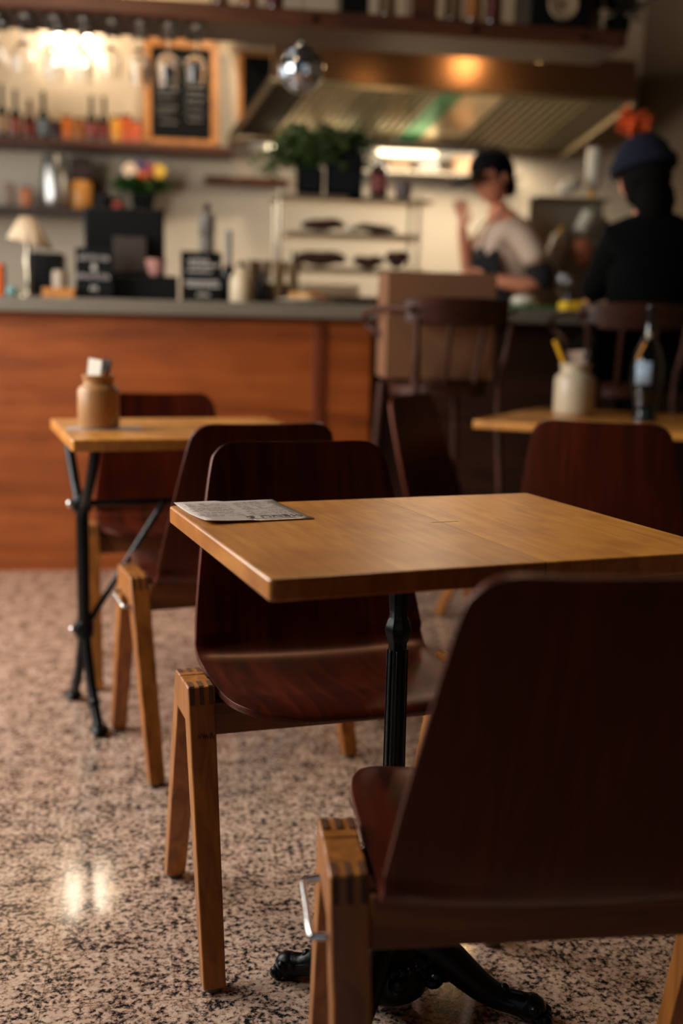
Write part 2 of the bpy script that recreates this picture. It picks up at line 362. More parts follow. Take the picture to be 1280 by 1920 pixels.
# ------------------------------------------------------------------ stacking chair with plywood shell
def make_shell(parent):
    # centre line (y, z, half width)
    key = [(-.232, .822, .118), (-.2315, .819, .135), (-.230, .813, .148), (-.228, .803, .160), (-.225, .788, .168),
           (-.212, .735, .179), (-.190, .655, .192), (-.166, .575, .204), (-.146, .510, .212), (-.126, .468, .215),
           (-.100, .444, .214), (-.060, .4345, .211), (.0, .434, .211), (.08, .440, .2125), (.14, .447, .213),
           (.18, .451, .209), (.207, .4525, .198), (.226, .451, .178), (.236, .448, .150), (.241, .445, .110)]
    pts = spline(key, 4)
    bm = bmesh.new(); NX = 18; grid = []
    for k, p in enumerate(pts):
        t = (pts[min(k+1, len(pts)-1)]-pts[max(k-1, 0)]); ty, tz = t[0], t[1]; L = math.hypot(ty, tz); ny, nz = -tz/L, ty/L   # normal to the sitter side
        if k < 10: ny, nz = 0.96, 0.28
        row = []
        for i in range(NX+1):
            u = -1+2*i/NX; x = u*p[2]
            c = 0.020*(x/0.21)**2 if p[1] > .47 else 0.010*(x/0.21)**2
            row.append(bm.verts.new((x, p[0]+ny*c, p[1]+nz*c)))
        grid.append(row)
    for k in range(len(grid)-1):
        for i in range(NX): bm.faces.new((grid[k][i], grid[k][i+1], grid[k+1][i+1], grid[k+1][i]))
    mb = MB(); mb.bm.free(); mb.bm = bm
    o = mb.build('seat_shell', M_shell, parent)
    s = o.modifiers.new('solid', 'SOLIDIFY'); s.thickness = 0.010; s.offset = 0
    b = o.modifiers.new('bevel', 'BEVEL'); b.width = 0.003; b.segments = 2; b.limit_method = 'ANGLE'; b.angle_limit = R(60)
    return o
def make_chair(label):
    t = thing('stacking_chair', label, 'chair', group='stackable dining chairs')
    make_shell(t)
    for sx in (-1, 1):
        def pl(pts_top, pts_bot):   # leg solid between top quad and bottom quad
            mb = MB(); A = [mb.bm.verts.new(p) for p in pts_top]; B = [mb.bm.verts.new(p) for p in pts_bot]
            mb.bm.faces.new(A); mb.bm.faces.new(B[::-1])
            for i in range(4): mb.bm.faces.new((A[i], B[i], B[(i+1) % 4], A[(i+1) % 4]))
            return mb
        xo, xi, xob, xib = sx*.262, sx*.218, sx*.259, sx*.223
        # front leg, rear leg (top block is the finger-jointed corner)
        lf = pl([(xo, .080, .461), (xi, .080, .461), (xi, .034, .459), (xo, .034, .459)], [(xob, .206, .008), (xib, .206, .008), (xib, .174, .008), (xob, .174, .008)])
        leg = lf.build('leg', M_beech, t, bevel=.0025)
        MB().lathe([(.013, .0), (.015, .003), (.015, .010)], 14, (sx*.241, .190, 0)).build('foot_pad', M_pad, leg)
        fj = MB()
        for k in range(3): fj.box((sx*(.2245+k*.0155), .0841, .4465), (.0075, .0016, .028), Euler((.27, 0, 0))); fj.box((sx*(.2245+k*.0155), .066, .4613), (.0075, .026, .0012))
        fj.build('finger_joint', M_beech_end, leg, smooth=False)
        lr = pl([(xo, .001, .457), (xi, .001, .457), (xi, -.045, .453), (xo, -.045, .453)], [(xob, -.174, .008), (xib, -.174, .008), (xib, -.206, .008), (xob, -.206, .008)])
        leg = lr.build('leg', M_beech, t, bevel=.0025)
        MB().lathe([(.013, .0), (.015, .003), (.015, .010)], 14, (sx*.241, -.190, 0)).build('foot_pad', M_pad, leg)
        fj = MB()
        for k in range(3): fj.box((sx*(.2245+k*.0155), -.0501, .4385), (.0075, .0016, .028), Euler((-.346, 0, 0))); fj.box((sx*(.2245+k*.0155), -.031, .4543), (.0075, .026, .0012), Euler((.06, 0, 0)))
        fj.build('finger_joint', M_beech_end, leg, smooth=False)
        MB().prism([(.066, .4600), (-.031, .4535), (-.052, .400), (-.036, .394), (.066, .398), (.085, .402)], 'x', sx*.2185, sx*.2615).build('side_rail', M_beech, t, bevel=.0025)
    MB().box((0, .060, .401), (.437, .020, .055)).build('apron', M_apron, t, bevel=.002)
    MB().box((0, -.050, .405), (.437, .020, .062)).build('apron', M_apron, t, bevel=.002)
    for sx in (-1, 1):
        MB().lathe([(.012, 0), (.012, .010), (.006, .014)], 12, (sx*.200, .03, .418)).build('shell_bolt', M_iron, t)
    hk = spline([(-.258, .050, .402), (-.274, .050, .400), (-.281, .044, .398), (-.281, 0, .394), (-.281, -.046, .389), (-.274, -.052, .388), (-.258, -.052, .388)], 4)
    MB().tube(hk, .0045, 10).build('row_hook', M_chrome, t)
    return t
chairs = [  # x, y, heading (clockwise from +y), label
    (.436, 1.120, 2.2, 'dark red plywood stacking chair nearest the camera, its back turned to us'),
    (.283, 1.825, 171.5, 'dark red plywood stacking chair facing the camera behind the front table'),
    (.163, 2.649, -15.0, 'dark plywood stacking chair, back to us, at the table with the tan jar'),
    (.02, 3.31, 171.9, 'dark plywood stacking chair facing us beyond the table with the tan jar'),
    (1.16, 2.75, 28.0, 'dark plywood stacking chair, back to us, at the table with the white jar'),
    (1.00, 3.52, 128.0, 'dark plywood stacking chair at the left end of the table with the white jar')]
ch0 = make_chair(chairs[0][3])
for i, (x, y, h, lb) in enumerate(chairs):
    c = ch0 if i == 0 else copy_tree(ch0)
    c.location = (x, y, 0); c.rotation_euler = (0, 0, -R(h)); c['label'] = lb
    if i == 1:   # pen scrawl on this chair's near front leg (chair's right leg, screen left)
        leg = [q for q in c.children if q.name.startswith('leg')][2]
        mb = MB(); scribble(mb, .224, .250, 0, .011, 0, .0008, 5, 1.6); 
        mb.move(Matrix.Translation((0, .1015, .385)) @ Matrix.Rotation(.26, 4, 'X'))
        g = mb.build('pen_scrawl', M_black, leg); g['label'] = 'black pen scrawl'

# ------------------------------------------------------------------ front table
PSI = R(11.7)
tb = thing('dining_table', 'bare rectangular maple-topped table in the foreground on one black cast iron pedestal', 'table', (.381, 1.546, 0), PSI)
def slab(w, d, z0, z1, rc=.006, n=5):
    pts = []
    for cx, cy, a0 in ((w/2-rc, d/2-rc, 0), (-w/2+rc, d/2-rc, 90), (-w/2+rc, -d/2+rc, 180), (w/2-rc, -d/2+rc, 270)):
        for k in range(n+1): a = R(a0+90*k/n); pts.append((cx+rc*math.cos(a), cy+rc*math.sin(a)))
    return MB().prism(pts, 'z', z0, z1)
tt = slab(.650, .543, .7225, .750, .008).build('tabletop', M_top, tb, bevel=.0035, seg=3)
# inlaid repair strips in the top
MB().box((.041, .030, .7502), (.044, .0065, .0006)).build('inlay_strip', M_top2, tt, smooth=False)
bp = thing  # (kept short)
base_c = (-.046, -.008)   # pedestal centre under the top
cm = MB()
cm.lathe([(.075, .716), (.075, .7225)], 24, (base_c[0], base_c[1], 0))
cm.build('mounting_plate', M_iron, tb)
col = MB()
prof = [(.017, .135), (.0165, .16), (.0145, .58), (.0165, .585), (.0190, .592), (.0210, .600), (.0190, .608), (.0165, .615), (.0140, .62), (.0165, .66), (.0165, .685), (.024, .692), (.027, .70), (.036, .716)]
col.lathe(prof, 8, (base_c[0], base_c[1], 0))
for k in range(8):   # raised flutes
    a = 2*PI*(k+.5)/8; col.tube([(base_c[0]+r_*math.cos(a), base_c[1]+r_*math.sin(a), z) for z, r_ in ((.17, .0155), (.57, .0138))], .0024, 6)
col.build('pedestal_column', M_iron, tb, bevel=.001)
bs = MB()
bs.lathe([(.040, .02), (.060, .035), (.064, .055), (.056, .072), (.052, .078), (.064, .084), (.069, .092), (.064, .101), (.055, .105), (.052, .115), (.044, .130), (.034, .142), (.024, .155), (.017, .17)], 32, (base_c[0], base_c[1], 0))
for k in range(30):   # rope moulding
    a = 2*PI*k/30; bs.ball((base_c[0]+.066*math.cos(a), base_c[1]+.066*math.sin(a), .092), .0065, 8, (1, 1, 1.2))
for k in range(6):
    a = 2*PI*k/6+.4; bs.ball((base_c[0]+.050*math.cos(a), base_c[1]+.050*math.sin(a), .064), .018, 10, (1, 1, 1))
bs.build('pedestal_base', M_iron, tb)
for ang in (-30, 55, 136, 226):
    a = R(ang); M = Matrix.Translation((base_c[0], base_c[1], 0)) @ Matrix.Rotation(a, 4, 'Z')
    ft = MB()
    ls_ = 1.12 if ang < 100 else .86
    pth = spline([(.030*ls_, 0, .112), (.055*ls_, 0, .106), (.082*ls_, 0, .088), (.108*ls_, 0, .064), (.134*ls_, 0, .043), (.160*ls_, 0, .030), (.185*ls_, 0, .024), (.202*ls_, 0, .018)], 4)
    n = len(pth); rr = [.030-.019*(i/(n-1)) if i < n*.75 else .0155+.004*((i/(n-1)-.75)*4) for i in range(n)]
    ft.tube(pth, rr, 12, flat=1.15)
    # raised rib on top, scroll knob and claw toes
    ft.tube([(p[0], 0, p[2]+r*1.0) for p, r in zip(pth[2:-4], rr[2:-4])], .0045, 6)
    for sy in (-1, 1): ft.tube([(p[0], sy*.015, p[2]+.004) for p in pth[3:-6]], .004, 6)
    ft.ball((.160*ls_, 0, .048), .008, 10); ft.ball((.196*ls_, 0, .022), .021, 14, (1.15, 1, 1))
    for k in (-1, 0, 1): ft.ball((.214*ls_, k*.014, .011), .010, 10, (1.3, .8, 1.05)); ft.ball((.202*ls_, k*.015, .026), .009, 10)
    # underside volute
    sp = [(.072+.020*(1-j/16)*math.cos(j*.55), 0, .052+.020*(1-j/16)*math.sin(j*.55)) for j in range(15)]
    ft.tube(sp, .009, 8)
    ft.move(M); ft.build('claw_foot', M_iron, tb)
# menu card lying on the far left corner
def menu_card(label, cx, cy, z, rz, w=.150, d=.205, cat='menu', title=True):
    t = thing('menu_card', label, cat, (cx, cy, z), rz)
    c = MB(); n = 10; vs = []
    for i in range(n+1):
        row = []
        for j in range(n+1):
            u = -1+2*i/n; v = -1+2*j/n
            zz = .0006+.004*max(0, u*-.9)**3*max(0, -v) + .0025*abs(v)**3*(1 if u < 0 else .3)
            row.append(c.bm.verts.new((u*w/2, v*d/2, zz)))
        vs.append(row)
    for i in range(n):
        for j in range(n): c.bm.faces.new((vs[i][j], vs[i+1][j], vs[i+1][j+1], vs[i][j+1]))
    s = c.build('card', M_paper, t); sm = s.modifiers.new('solid', 'SOLIDIFY'); sm.thickness = .0009; sm.offset = 1
    return t
mc = menu_card('white laminated menu card lying on the far left corner of the bare front table', 0, 0, .7506, 0, .166, .188)
mc.location = (.119, 1.683, .7506); mc.rotation_euler[2] = R(14)
FL = Matrix.Translation((0, 0, .0028)) @ Matrix.Rotation(PI, 4, 'Z')
text_obj('MENU &', .024, Matrix.Translation((.026, -.074, .0040)) @ Matrix.Rotation(PI, 4, 'Z'), mat('dark_grey_print', (84, 76, 74), .6), 'menu_title', mc)
ln = MB(); rnd = random.Random(3)
for colx in (-.042, .038):
    for k in range(19):
        y = -.045+k*.0066
        if k in (6, 13): continue
        x = colx+.032
        while x > colx-.030:
            w_ = rnd.uniform(.004, .011)
            if rnd.random() < .72: ln.box((x-w_/2, y, .0022+.0007*(abs(x)/.08)), (w_, .0007, .0003))
            x -= w_+.0018
for k in range(5): ln.box((.060-k*.012, -.058, .0026), (.009, .003, .0004))
ln.build('small_print', M_ink, mc, smooth=False)

# ------------------------------------------------------------------ left table (iron trestle) and its things
LT = thing('dining_table', 'small maple table on black iron trestle legs, carrying the tan jar', 'table', (.045, 2.925, 0), R(10))
slab(.62, .60, .742, .770, .010).build('tabletop', M_top2, LT, bevel=.004, seg=3)
for sx in (-1, 1):
    X = -.258 if sx < 0 else .25
    for sy in (-1, 1):
        ups = spline([(X, sy*.150, .735), (X, sy*.132, .70), (X, sy*.075, .62), (X, sy*.020, .565), (X, sy*.015, .50), (X, sy*.015, .35), (X, sy*.015, .24), (X, sy*.030, .19), (X, sy*.075, .10), (X, sy*.125, .035), (X, sy*.150, .012)], 3)
        lg = MB().tube(ups, .0135, 10)
        lg.ball((X, sy*.100, .068), .016, 10); lg.ball((X, sy*.150, .014), .021, 12, (1.2, 1.5, .66)); lg.tube([(X, sy*.17, .735), (X, sy*.02, .735)], .010, 8)
        lg.move(Matrix.Translation((X, 0, 0)) @ Matrix.Rotation(R(7), 4, 'Z') @ Matrix.Translation((-X, 0, 0)))
        lg.build('leg', M_iron, LT)
    for z in (.575, .24): MB().lathe([(.022, -.022), (.026, -.015), (.026, .015), (.022, .022)], 14, (X, 0, z)).build('leg_clamp', M_iron, LT)
    for z in (.575, .24): MB().ball((X+sx*.030, 0, z), .010, 10).build('bolt', M_chrome, LT)
MB().tube([(-.258, 0, .575), (.25, 0, .575)], .009, 8).build('stretcher', M_iron, LT)
for sx in (-1, 1):
    MB().tube([(-.254 if sx < 0 else .246, -.012, .25), (-.05 if sx < 0 else .03, -.012, .57)], .0085, 8).build('brace', M_iron, LT)
# paper mat, stoneware jar, sugar packets
pm = slab(.185, .12, 0, .0012, .004).build('paper_mat', M_paper, loc=(-.150, 2.865, .7703), rotz=R(4))
tag(pm, 'white paper mat under the tan stoneware jar', 'mat')
jar_prof = [(.044, 0), (.0505, .004), (.0525, .012), (.0525, .092), (.050, .100), (.044, .106), (.038, .110), (.037, .116), (.038, .124), (.0405, .128), (.0405, .133), (.036, .135), (.033, .131), (.033, .110), (.047, .095), (.047, .012), (.01, .010)]
def stone_jar(loc, m, label, sc=1.0):
    o = MB().lathe([(r*sc, z*sc) for r, z in jar_prof], 36).build('stoneware_jar', m, loc=loc); return tag(o, label, 'jar')
JT = (-.163, 2.870, .7718)
jr = stone_jar(JT, M_stone, 'tan brown stoneware jar holding sugar packets on the left table')
MB().box((JT[0]-.008, JT[1]-.012, JT[2]+.147), (.042, .004, .054), Euler((-.05, .12, -.65))).build('sugar_packet', M_wht)
tag(bpy.data.objects['sugar_packet'], 'folded white paper packet standing in the mouth of the tan jar', 'packet')
q = MB().box((0, 0, 0), (.024, .004, .056), Euler((0, .2, -.5))).build('sugar_packet', mat('dark_packet', (52, 44, 36), .6), loc=(JT[0]+.019, JT[1]+.006, JT[2]+.146)); tag(q, 'dark paper packet behind the white one in the tan jar', 'packet')
q = MB().box((0, 0, 0), (.030, .004, .045), Euler((0, .6, .4))).build('sugar_packet', M_orange, loc=(JT[0]+.016, JT[1]-.006, JT[2]+.118)); tag(q, 'orange brown paper packet leaning in the tan jar', 'packet')

# ------------------------------------------------------------------ right table and its things
RT = thing('dining_table', 'square maple-topped table at the right edge, carrying the white jar and the dark bottle', 'table', (0, 0, 0), R(-35))
e2 = Vector((.574, .819, 0)); e1 = Vector((.819, -.574, 0))
P0 = Vector((1.0, 3.50, 0)); RTc = P0+e2*.40+e1*.40
RT.location = RTc
slab(.80, .80, .722, .750, .012).build('tabletop', M_top2, RT, bevel=.004, seg=3)
MB().lathe([(.09, .708), (.09, .722)], 20).build('mounting_plate', M_iron, RT)
MB().lathe([(.03, .06), (.022, .10), (.018, .14), (.018, .62), (.024, .63), (.018, .64), (.02, .70), (.04, .708)], 16).build('pedestal_column', M_iron, RT)
for k in range(4):
    a = R(45+90*k); MB().tube(spline([(.01*math.cos(a), .01*math.sin(a), .10), (.10*math.cos(a), .10*math.sin(a), .085), (.20*math.cos(a), .20*math.sin(a), .035), (.26*math.cos(a), .26*math.sin(a), .016)], 4), .015, 10).build('claw_foot', M_iron, RT)
WJ = (1.440, 3.745, .7502)
stone_jar(WJ, M_stone_w, 'off-white stoneware jar holding napkins and a yellow straw on the right table', 1.36)
q = MB().box((0, 0, 0), (.060, .012, .085), Euler((0, -.1, -.5))).build('paper_napkin', mat('napkin_paper', (178, 150, 132), .9), loc=(WJ[0]-.002, WJ[1], WJ[2]+.185), bevel=.002); tag(q, 'folded pale napkin standing in the white jar', 'napkin')
q = MB().tube([(WJ[0]-.020, WJ[1], WJ[2]+.135), (WJ[0]-.078, WJ[1]+.01, WJ[2]+.262)], .0085, 10).build('pencil', M_yel); tag(q, 'thick yellow stick leaning out of the white jar', 'pencil')
sp_ = MB(); sp_.tube(spline([(WJ[0]+.022, WJ[1]+.01, WJ[2]+.13), (WJ[0]+.038, WJ[1]+.01, WJ[2]+.18), (WJ[0]+.040, WJ[1]+.01, WJ[2]+.20)], 3), .004, 8)
sp_.ball((WJ[0]+.040, WJ[1]+.01, WJ[2]+.215), .017, 12, (.8, .35, 1.4))
tag(sp_.build('spoon', M_chrome), 'shiny metal spoon standing in the white jar', 'spoon')
VB = (1.598, 3.50, .7502)
vb = thing('glass_bottle', 'dark glass bottle with a pale label on the right table beside the white jar', 'bottle', VB)
MB().lathe([(.042, 0), (.044, .006), (.036, .03), (.045, .08), (.056, .14), (.054, .19), (.040, .24), (.022, .275), (.016, .30), (.015, .36), (.018, .365), (.018, .38), (.012, .38)], 32).build('bottle_body', mat('black_bottle_glass', (6, 10, 12), .08, coat=.6), vb)
lbm = MB(); 
for (a0, a1) in ((205, 262),):
    n = 10; zz = (.125, .20); r_ = .0575
    A = [lbm.bm.verts.new((r_*math.cos(R(a0+(a1-a0)*i/n)), r_*math.sin(R(a0+(a1-a0)*i/n)), zz[0])) for i in range(n+1)]
    B = [lbm.bm.verts.new(((r_-.0015)*math.cos(R(a0+(a1-a0)*i/n)), (r_-.0015)*math.sin(R(a0+(a1-a0)*i/n)), zz[1])) for i in range(n+1)]
    for i in range(n): lbm.bm.faces.new((A[i], A[i+1], B[i+1], B[i]))
lo = lbm.build('bottle_label', mat('pale_blue_label', (150, 170, 190), .5), vb); lo.modifiers.new('s', 'SOLIDIFY').thickness = .0006
MB().tube([(-.052, -.028, .205), (-.026, -.03, .262)], .005, 8).build('gold_ribbon', mat('gold_ribbon', (206, 140, 66), .5), vb)
MB().ball((-.014, -.026, .285), .011, 10, (1, .6, 1.2)).build('neck_tag', M_wht, vb)

# ------------------------------------------------------------------ bar counter
tag(MB().box((-.70, 5.02, .5385), (3.17, .62, 1.077)).build('bar_counter_body', M_counter_wood, smooth=False, bevel=.004), 'long reddish wood bar front across the left half of the room', 'counter')
cb = bpy.data.objects['bar_counter_body']
MB().box((-.70, 4.70, .035), (3.17, .02, .07)).build('plinth', M_counter_wood, cb, smooth=False)
MB().box((.655, 4.705, .56), (.045, .02, 1.0)).build('panel_batten', wood('cherry_batten', (80, 34, 12), (104, 46, 18), (120, 56, 24), scale=(10, 10, 2), rough=.45), cb, smooth=False, bevel=.003)
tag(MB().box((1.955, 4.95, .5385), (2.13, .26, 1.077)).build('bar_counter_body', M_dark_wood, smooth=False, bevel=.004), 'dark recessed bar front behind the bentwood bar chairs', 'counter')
tag(MB().box((-.70, 4.985, 1.1080), (3.18, .69, .060)).build('bar_worktop', M_worktop, smooth=False, bevel=.006), 'long grey stone worktop on top of the wooden bar front', 'worktop')
tag(MB().box((1.958, 4.88, 1.108), (2.13, .48, .060)).build('bar_worktop', M_worktop, smooth=False, bevel=.006), 'narrower grey worktop on the dark bar front behind the bar chairs', 'worktop')
CT = 1.1385

# overhead hanging shelf
os_ = thing('hanging_shelf', 'long dark wooden shelf hanging above the bar with the wine glasses under it', 'shelf', (0, 0, 0))
MB().box((-.12, 4.925, 2.295), (4.20, .34, .070)).build('shelf_board', M_shelf_wood, os_, smooth=False, bevel=.012, seg=3)
for x in (-1.6, .26, 1.90):
    MB().tube([(x, 5.02, 2.33), (x, 5.02, 3.4)], .006, 8).build('hanging_rod', M_iron, os_)
for x in (.62, 1.30, 1.78): MB().lathe([(.012, 0), (.012, .006)], 12, M=Matrix.Translation((x, 4.752, 2.29)) @ Matrix.Rotation(PI/2, 4, 'X')).build('screw_cap', M_iron, os_)
ORD = ['first', 'second', 'third', 'fourth', 'fifth', 'sixth', 'seventh', 'eighth']
RX = (-.665, -.550, -.435, -.320, -.205, -.090, .025, .138)
# glass rack rails
gx = [(-.66, 4.80), (-.585, 4.96), (-.50, 4.82), (-.415, 4.94), (-.345, 4.80), (-.255, 4.95), (-.205, 4.82), (-.10, 4.93), (-.045, 4.81), (.012, 4.95), (.048, 4.80), (.138, 4.82), (-.75, 4.95)]
for k, x in enumerate(RX):
    r_ = MB(); r_.box((x-.028, 4.93, 2.247), (.012, .30, .010)); r_.box((x+.028, 4.93, 2.247), (.012, .30, .010)); r_.box((x, 5.07, 2.254), (.068, .012, .010))
    for dx in (-.028, .028): r_.box((x+dx, 4.93, 2.2555), (.004, .29, .010))
    tag(r_.build('glass_rail', M_iron, smooth=False), f'{ORD[k]} black metal glass rail under the hanging shelf, counted from the left', 'rail', 'glass rails under the hanging shelf')
def wine_glass(sc=1.0):
    p = [(.0335, 0), (.034, .0015), (.020, .004), (.006, .009), (.0038, .015), (.0036, .085), (.006, .092), (.020, .100), (.032, .116), (.0375, .135), (.038, .150), (.034, .178), (.030, .200), (.0288, .200), (.0328, .178), (.0368, .150), (.0362, .135), (.0308, .117), (.019, .102), (.004, .096)]
    return MB().lathe([(r*sc, -z*sc) for r, z in p], 24)
wg = wine_glass(1.12).build('wine_glass', M_glass); tag(wg, 'stemmed wine glass hanging upside down', 'glass', 'wine glasses hanging under the shelf')
gx = [(x, 4.82) for x in RX]+[(RX[k], 4.95) for k in (0, 2, 3, 5, 6)]
glab = lambda i: f'{("front", "middle", "back")[0 if gx[i][1] < 4.9 else 2]} wine glass hanging on the {ORD[min(range(8), key=lambda q: abs(RX[q]-gx[i][0]))]} glass rail from the left'
for i, (x, y) in enumerate(gx):
    c = wg if i == 0 else wg.copy()
    if i: COL.objects.link(c)
    c.location = (x+.0, y, 2.252); c['label'] = glab(i); c.rotation_euler[2] = i
# things on the hanging shelf, cut by the top of the frame
def bottle(h, r, m, label, loc, group=None, lab=None, neck=.32, cat='bottle', mlab=None, cap=None):
    t = thing('glass_bottle', label, cat, loc, random.uniform(0, 1), group)
    hb = h*(1-neck)
    MB().lathe([(r*.92, 0), (r, .006), (r, hb*.86), (r*.85, hb*.95), (r*.42, hb*1.06), (r*.36, hb*1.12), (r*.34, h*.97), (r*.42, h*.975), (r*.42, h), (r*.1, h)], 20).build('bottle_body', m, t)
    if mlab: MB().lathe([(r*1.015, hb*.2), (r*1.015, hb*.72)], 20, cap=False).build('bottle_label', mlab, t)
    if cap: MB().lathe([(r*.46, h*.90), (r*.46, h*1.01), (r*.1, h*1.012)], 14).build('bottle_cap', cap, t)
    return t
M_dkglass = mat('dark_green_glass', (16, 30, 18), .08, coat=.5); M_amber = mat('amber_glass', (96, 40, 10), .1, coat=.5); M_brownb = mat('brown_glass', (44, 20, 10), .1, coat=.5)
M_clearish = mat('pale_glass', (112, 90, 62), .1, coat=.5)
labm = {'cream': mat('cream_label', (160, 130, 104), .7), 'pink': mat('pink_label', (134, 70, 66), .7), 'blue': mat('blue_label', (104, 116, 124), .7), 'orange': mat('orange_label', (160, 88, 36), .7), 'red': mat('red_label', (110, 40, 32), .7)}
SH = 2.3305
for i, (x, m, lb, ds) in enumerate(((.24, M_amber, 'cream', 'squat amber jar-like bottle'), (.36, M_clearish, 'orange', 'pale bottle'), (.47, M_amber, 'red', 'amber bottle'), (.95, M_clearish, 'cream', 'pale spirit bottle'), (1.24, M_brownb, 'cream', 'brown bottle'), (1.33, M_clearish, 'orange', 'light honey-coloured bottle'), (1.42, M_dkglass, 'red', 'dark green bottle'))):
    pos = ['above the disco ball, leftmost', 'above the disco ball, second from left', 'above the disco ball, third from left', 'left of the dark crate', 'left of the honey-coloured one', 'between the brown and the dark green one', 'touching the black loudspeaker'][i]
    bottle(.26, .036, m, f'{ds} on the hanging shelf, {pos}', (x, 4.90, SH), None, mlab=mat('dimmed_label_'+lb, {'cream': (120, 92, 64), 'orange': (150, 92, 40), 'red': (84, 36, 24)}[lb], .7))  # dimness of this shelf is put into the darker label colours
bx = MB().box((0, 0, .07), (.12, .14, .14)).build('storage_box', M_black, loc=(.80, 4.90, SH), smooth=False, bevel=.004); tag(bx, 'small black box on the hanging shelf above the left end of the steel hood', 'box')
bx = MB().box((0, 0, .08), (.11, .14, .16)).build('storage_box', M_shelf_wood, loc=(1.10, 4.90, SH), smooth=False, bevel=.004); tag(bx, 'brown box on the hanging shelf between bottles over the hood', 'box')
ls = thing('loudspeaker', 'black loudspeaker box at the right end of the hanging shelf', 'loudspeaker', (1.69, 4.92, SH))
MB().box((0, 0, .17), (.27, .24, .34)).build('cabinet', M_black, ls, smooth=False, bevel=.008)
MB().lathe([(.012, 0), (.05, .006), (.062, .010), (.066, 0)], 28, M=Matrix.Translation((.01, -.12, .10)) @ Matrix.Rotation(PI/2, 4, 'X')).build('speaker_cone', mat('paper_cone', (150, 128, 100), .7), ls)
tag(MB().lathe([(.04, 0), (.047, .03), (.05, .10), (.035, .13), (.03, .16), (.02, .16)], 20).build('glass_vase', M_clearish, loc=(1.87, 4.93, SH)), 'pale vase between the loudspeaker and the trailing plant on the shelf', 'vase')
def leafy(name, label, loc, n, spread, h, droop=0.0, m=None, pot=None, leaf=.06, seed=1, group=None, cat='plant'):
    t = thing(name, label, cat, loc, 0, group); rnd = random.Random(seed)
    if pot: MB().lathe([(pot*.75, 0), (pot, pot*1.5), (pot*.9, pot*1.5), (pot*.7, .01)], 20).build('pot', M_board, t)
    z0 = pot*1.4 if pot else .02
    lv = MB(); st = MB()
    for i in range(n):
        a = rnd.uniform(0, 2*PI); rr = spread*rnd.uniform(.35, 1.0); hh = h*rnd.uniform(.4, 1.0)*(1-.4*rr/spread)
        tip = Vector((rr*math.cos(a), rr*math.sin(a)*.8, z0+hh-droop*rr))
        mid = Vector((tip.x*.4, tip.y*.4, z0+hh*.8+.02))
        path = spline([(0, 0, z0-.01), tuple(mid), tuple(tip)], 4); st.tube(path, .0018, 4)
        for p in path[2:]:
            for s_ in (-1, 1):
                d = Vector((rnd.uniform(-1, 1), rnd.uniform(-1, 1), rnd.uniform(-.3, .8))).normalized()*leaf*rnd.uniform(.6, 1.1)
                w_ = d.cross(Vector((rnd.uniform(-.3, .3), rnd.uniform(-.3, .3), 1))).normalized()*leaf*.22
                up_ = Vector((0, 0, leaf*.12))
                b0 = lv.bm.verts.new(p); b1 = lv.bm.verts.new(p+d*.5+w_-up_*.3); b2 = lv.bm.verts.new(p+d); b3 = lv.bm.verts.new(p+d*.5-w_-up_*.3); b4 = lv.bm.verts.new(p+d*.5+up_)
                lv.bm.faces.new((b0, b1, b4)); lv.bm.faces.new((b1, b2, b4)); lv.bm.faces.new((b2, b3, b4)); lv.bm.faces.new((b3, b0, b4))
    st.build('stems', m or M_green, t); lv.build('foliage', m or M_green, t, smooth=False); return t
leafy('potted_plant', 'dark bushy plant hanging over the right end of the hanging shelf', (2.00, 4.93, SH-.0), 46, .17, .30, droop=.6, m=mat('dark_leaf', (34, 30, 20), .7), pot=.06, leaf=.07, seed=4)
# disco ball
db = thing('disco_ball', 'silver mirrored disco ball hanging in front of the shelf', 'disco ball', (.533, 4.45, 2.024))
dm = bmesh.new(); bmesh.ops.create_uvsphere(dm, u_segments=40, v_segments=22, radius=.088)
bmesh.ops.inset_individual(dm, faces=[f for f in dm.faces if len(f.verts) == 4], thickness=.0008, depth=.0006)
k = MB(); k.bm.free(); k.bm = dm
k.build('mirror_sphere', mat('mirror_tiles', (190, 195, 200), .06, 1.0), db, smooth=False)
MB().tube([(0, 0, .086), (0, 0, 1.376)], .0018, 6).build('cord', M_iron, db)
MB().lathe([(.014, .084), (.014, .098), (.006, .104)], 12).build('cap', M_chrome, db)

# ------------------------------------------------------------------ back wall: shelves, chalkboard, bottles, lamps
sh1 = tag(MB().box((-.80, 6.86, 2.058), (2.42, .27, .045)).build('wall_shelf', M_shelf_wood, smooth=False, bevel=.004), 'upper brown wooden wall shelf carrying the bottles and the big framed chalkboard', 'shelf')
sh2 = tag(MB().box((-1.10, 6.85, 1.675), (2.10, .29, .035)).build('wall_shelf', M_dark_wood, smooth=False, bevel=.004), 'lower dark wall shelf carrying the steel cans and the flower pot', 'shelf')
for x0, lb in ((-.605, 'left'), (-.432, 'right')):
    t = thing('wall_lamp', f'bright white tubular glass wall lamp, {lb} one of the two above the bottles', 'lamp', (x0, 6.93, 2.575))
    MB().lathe([(.018, -.04), (.028, -.03), (.031, -.01), (.031, .24), (.026, .27), (.010, .282)], 20).build('lamp_tube', mat('lit_opal_glass', (255, 240, 215), .4, emit=(255, 238, 212), strength=17), t)
    MB().box((0, .045, .12), (.03, .05, .06)).build('bracket', M_iron, t, smooth=False)
cbd = thing('framed_chalkboard', 'tall chalkboard in a light oak frame leaning on the upper wall shelf', 'chalkboard', (.112, 6.86, 2.081))
tilt = R(-6)
def tb_box(c, d, name, m, parent, **k):
    o = MB().box(c, d).move(Matrix.Rotation(tilt, 4, 'X')).build(name, m, parent, smooth=False, **k); return o
W_, H_ = .44, .62
tb_box((0, 0, H_/2), (W_-.04, .014, H_-.04), 'slate', M_board, cbd)
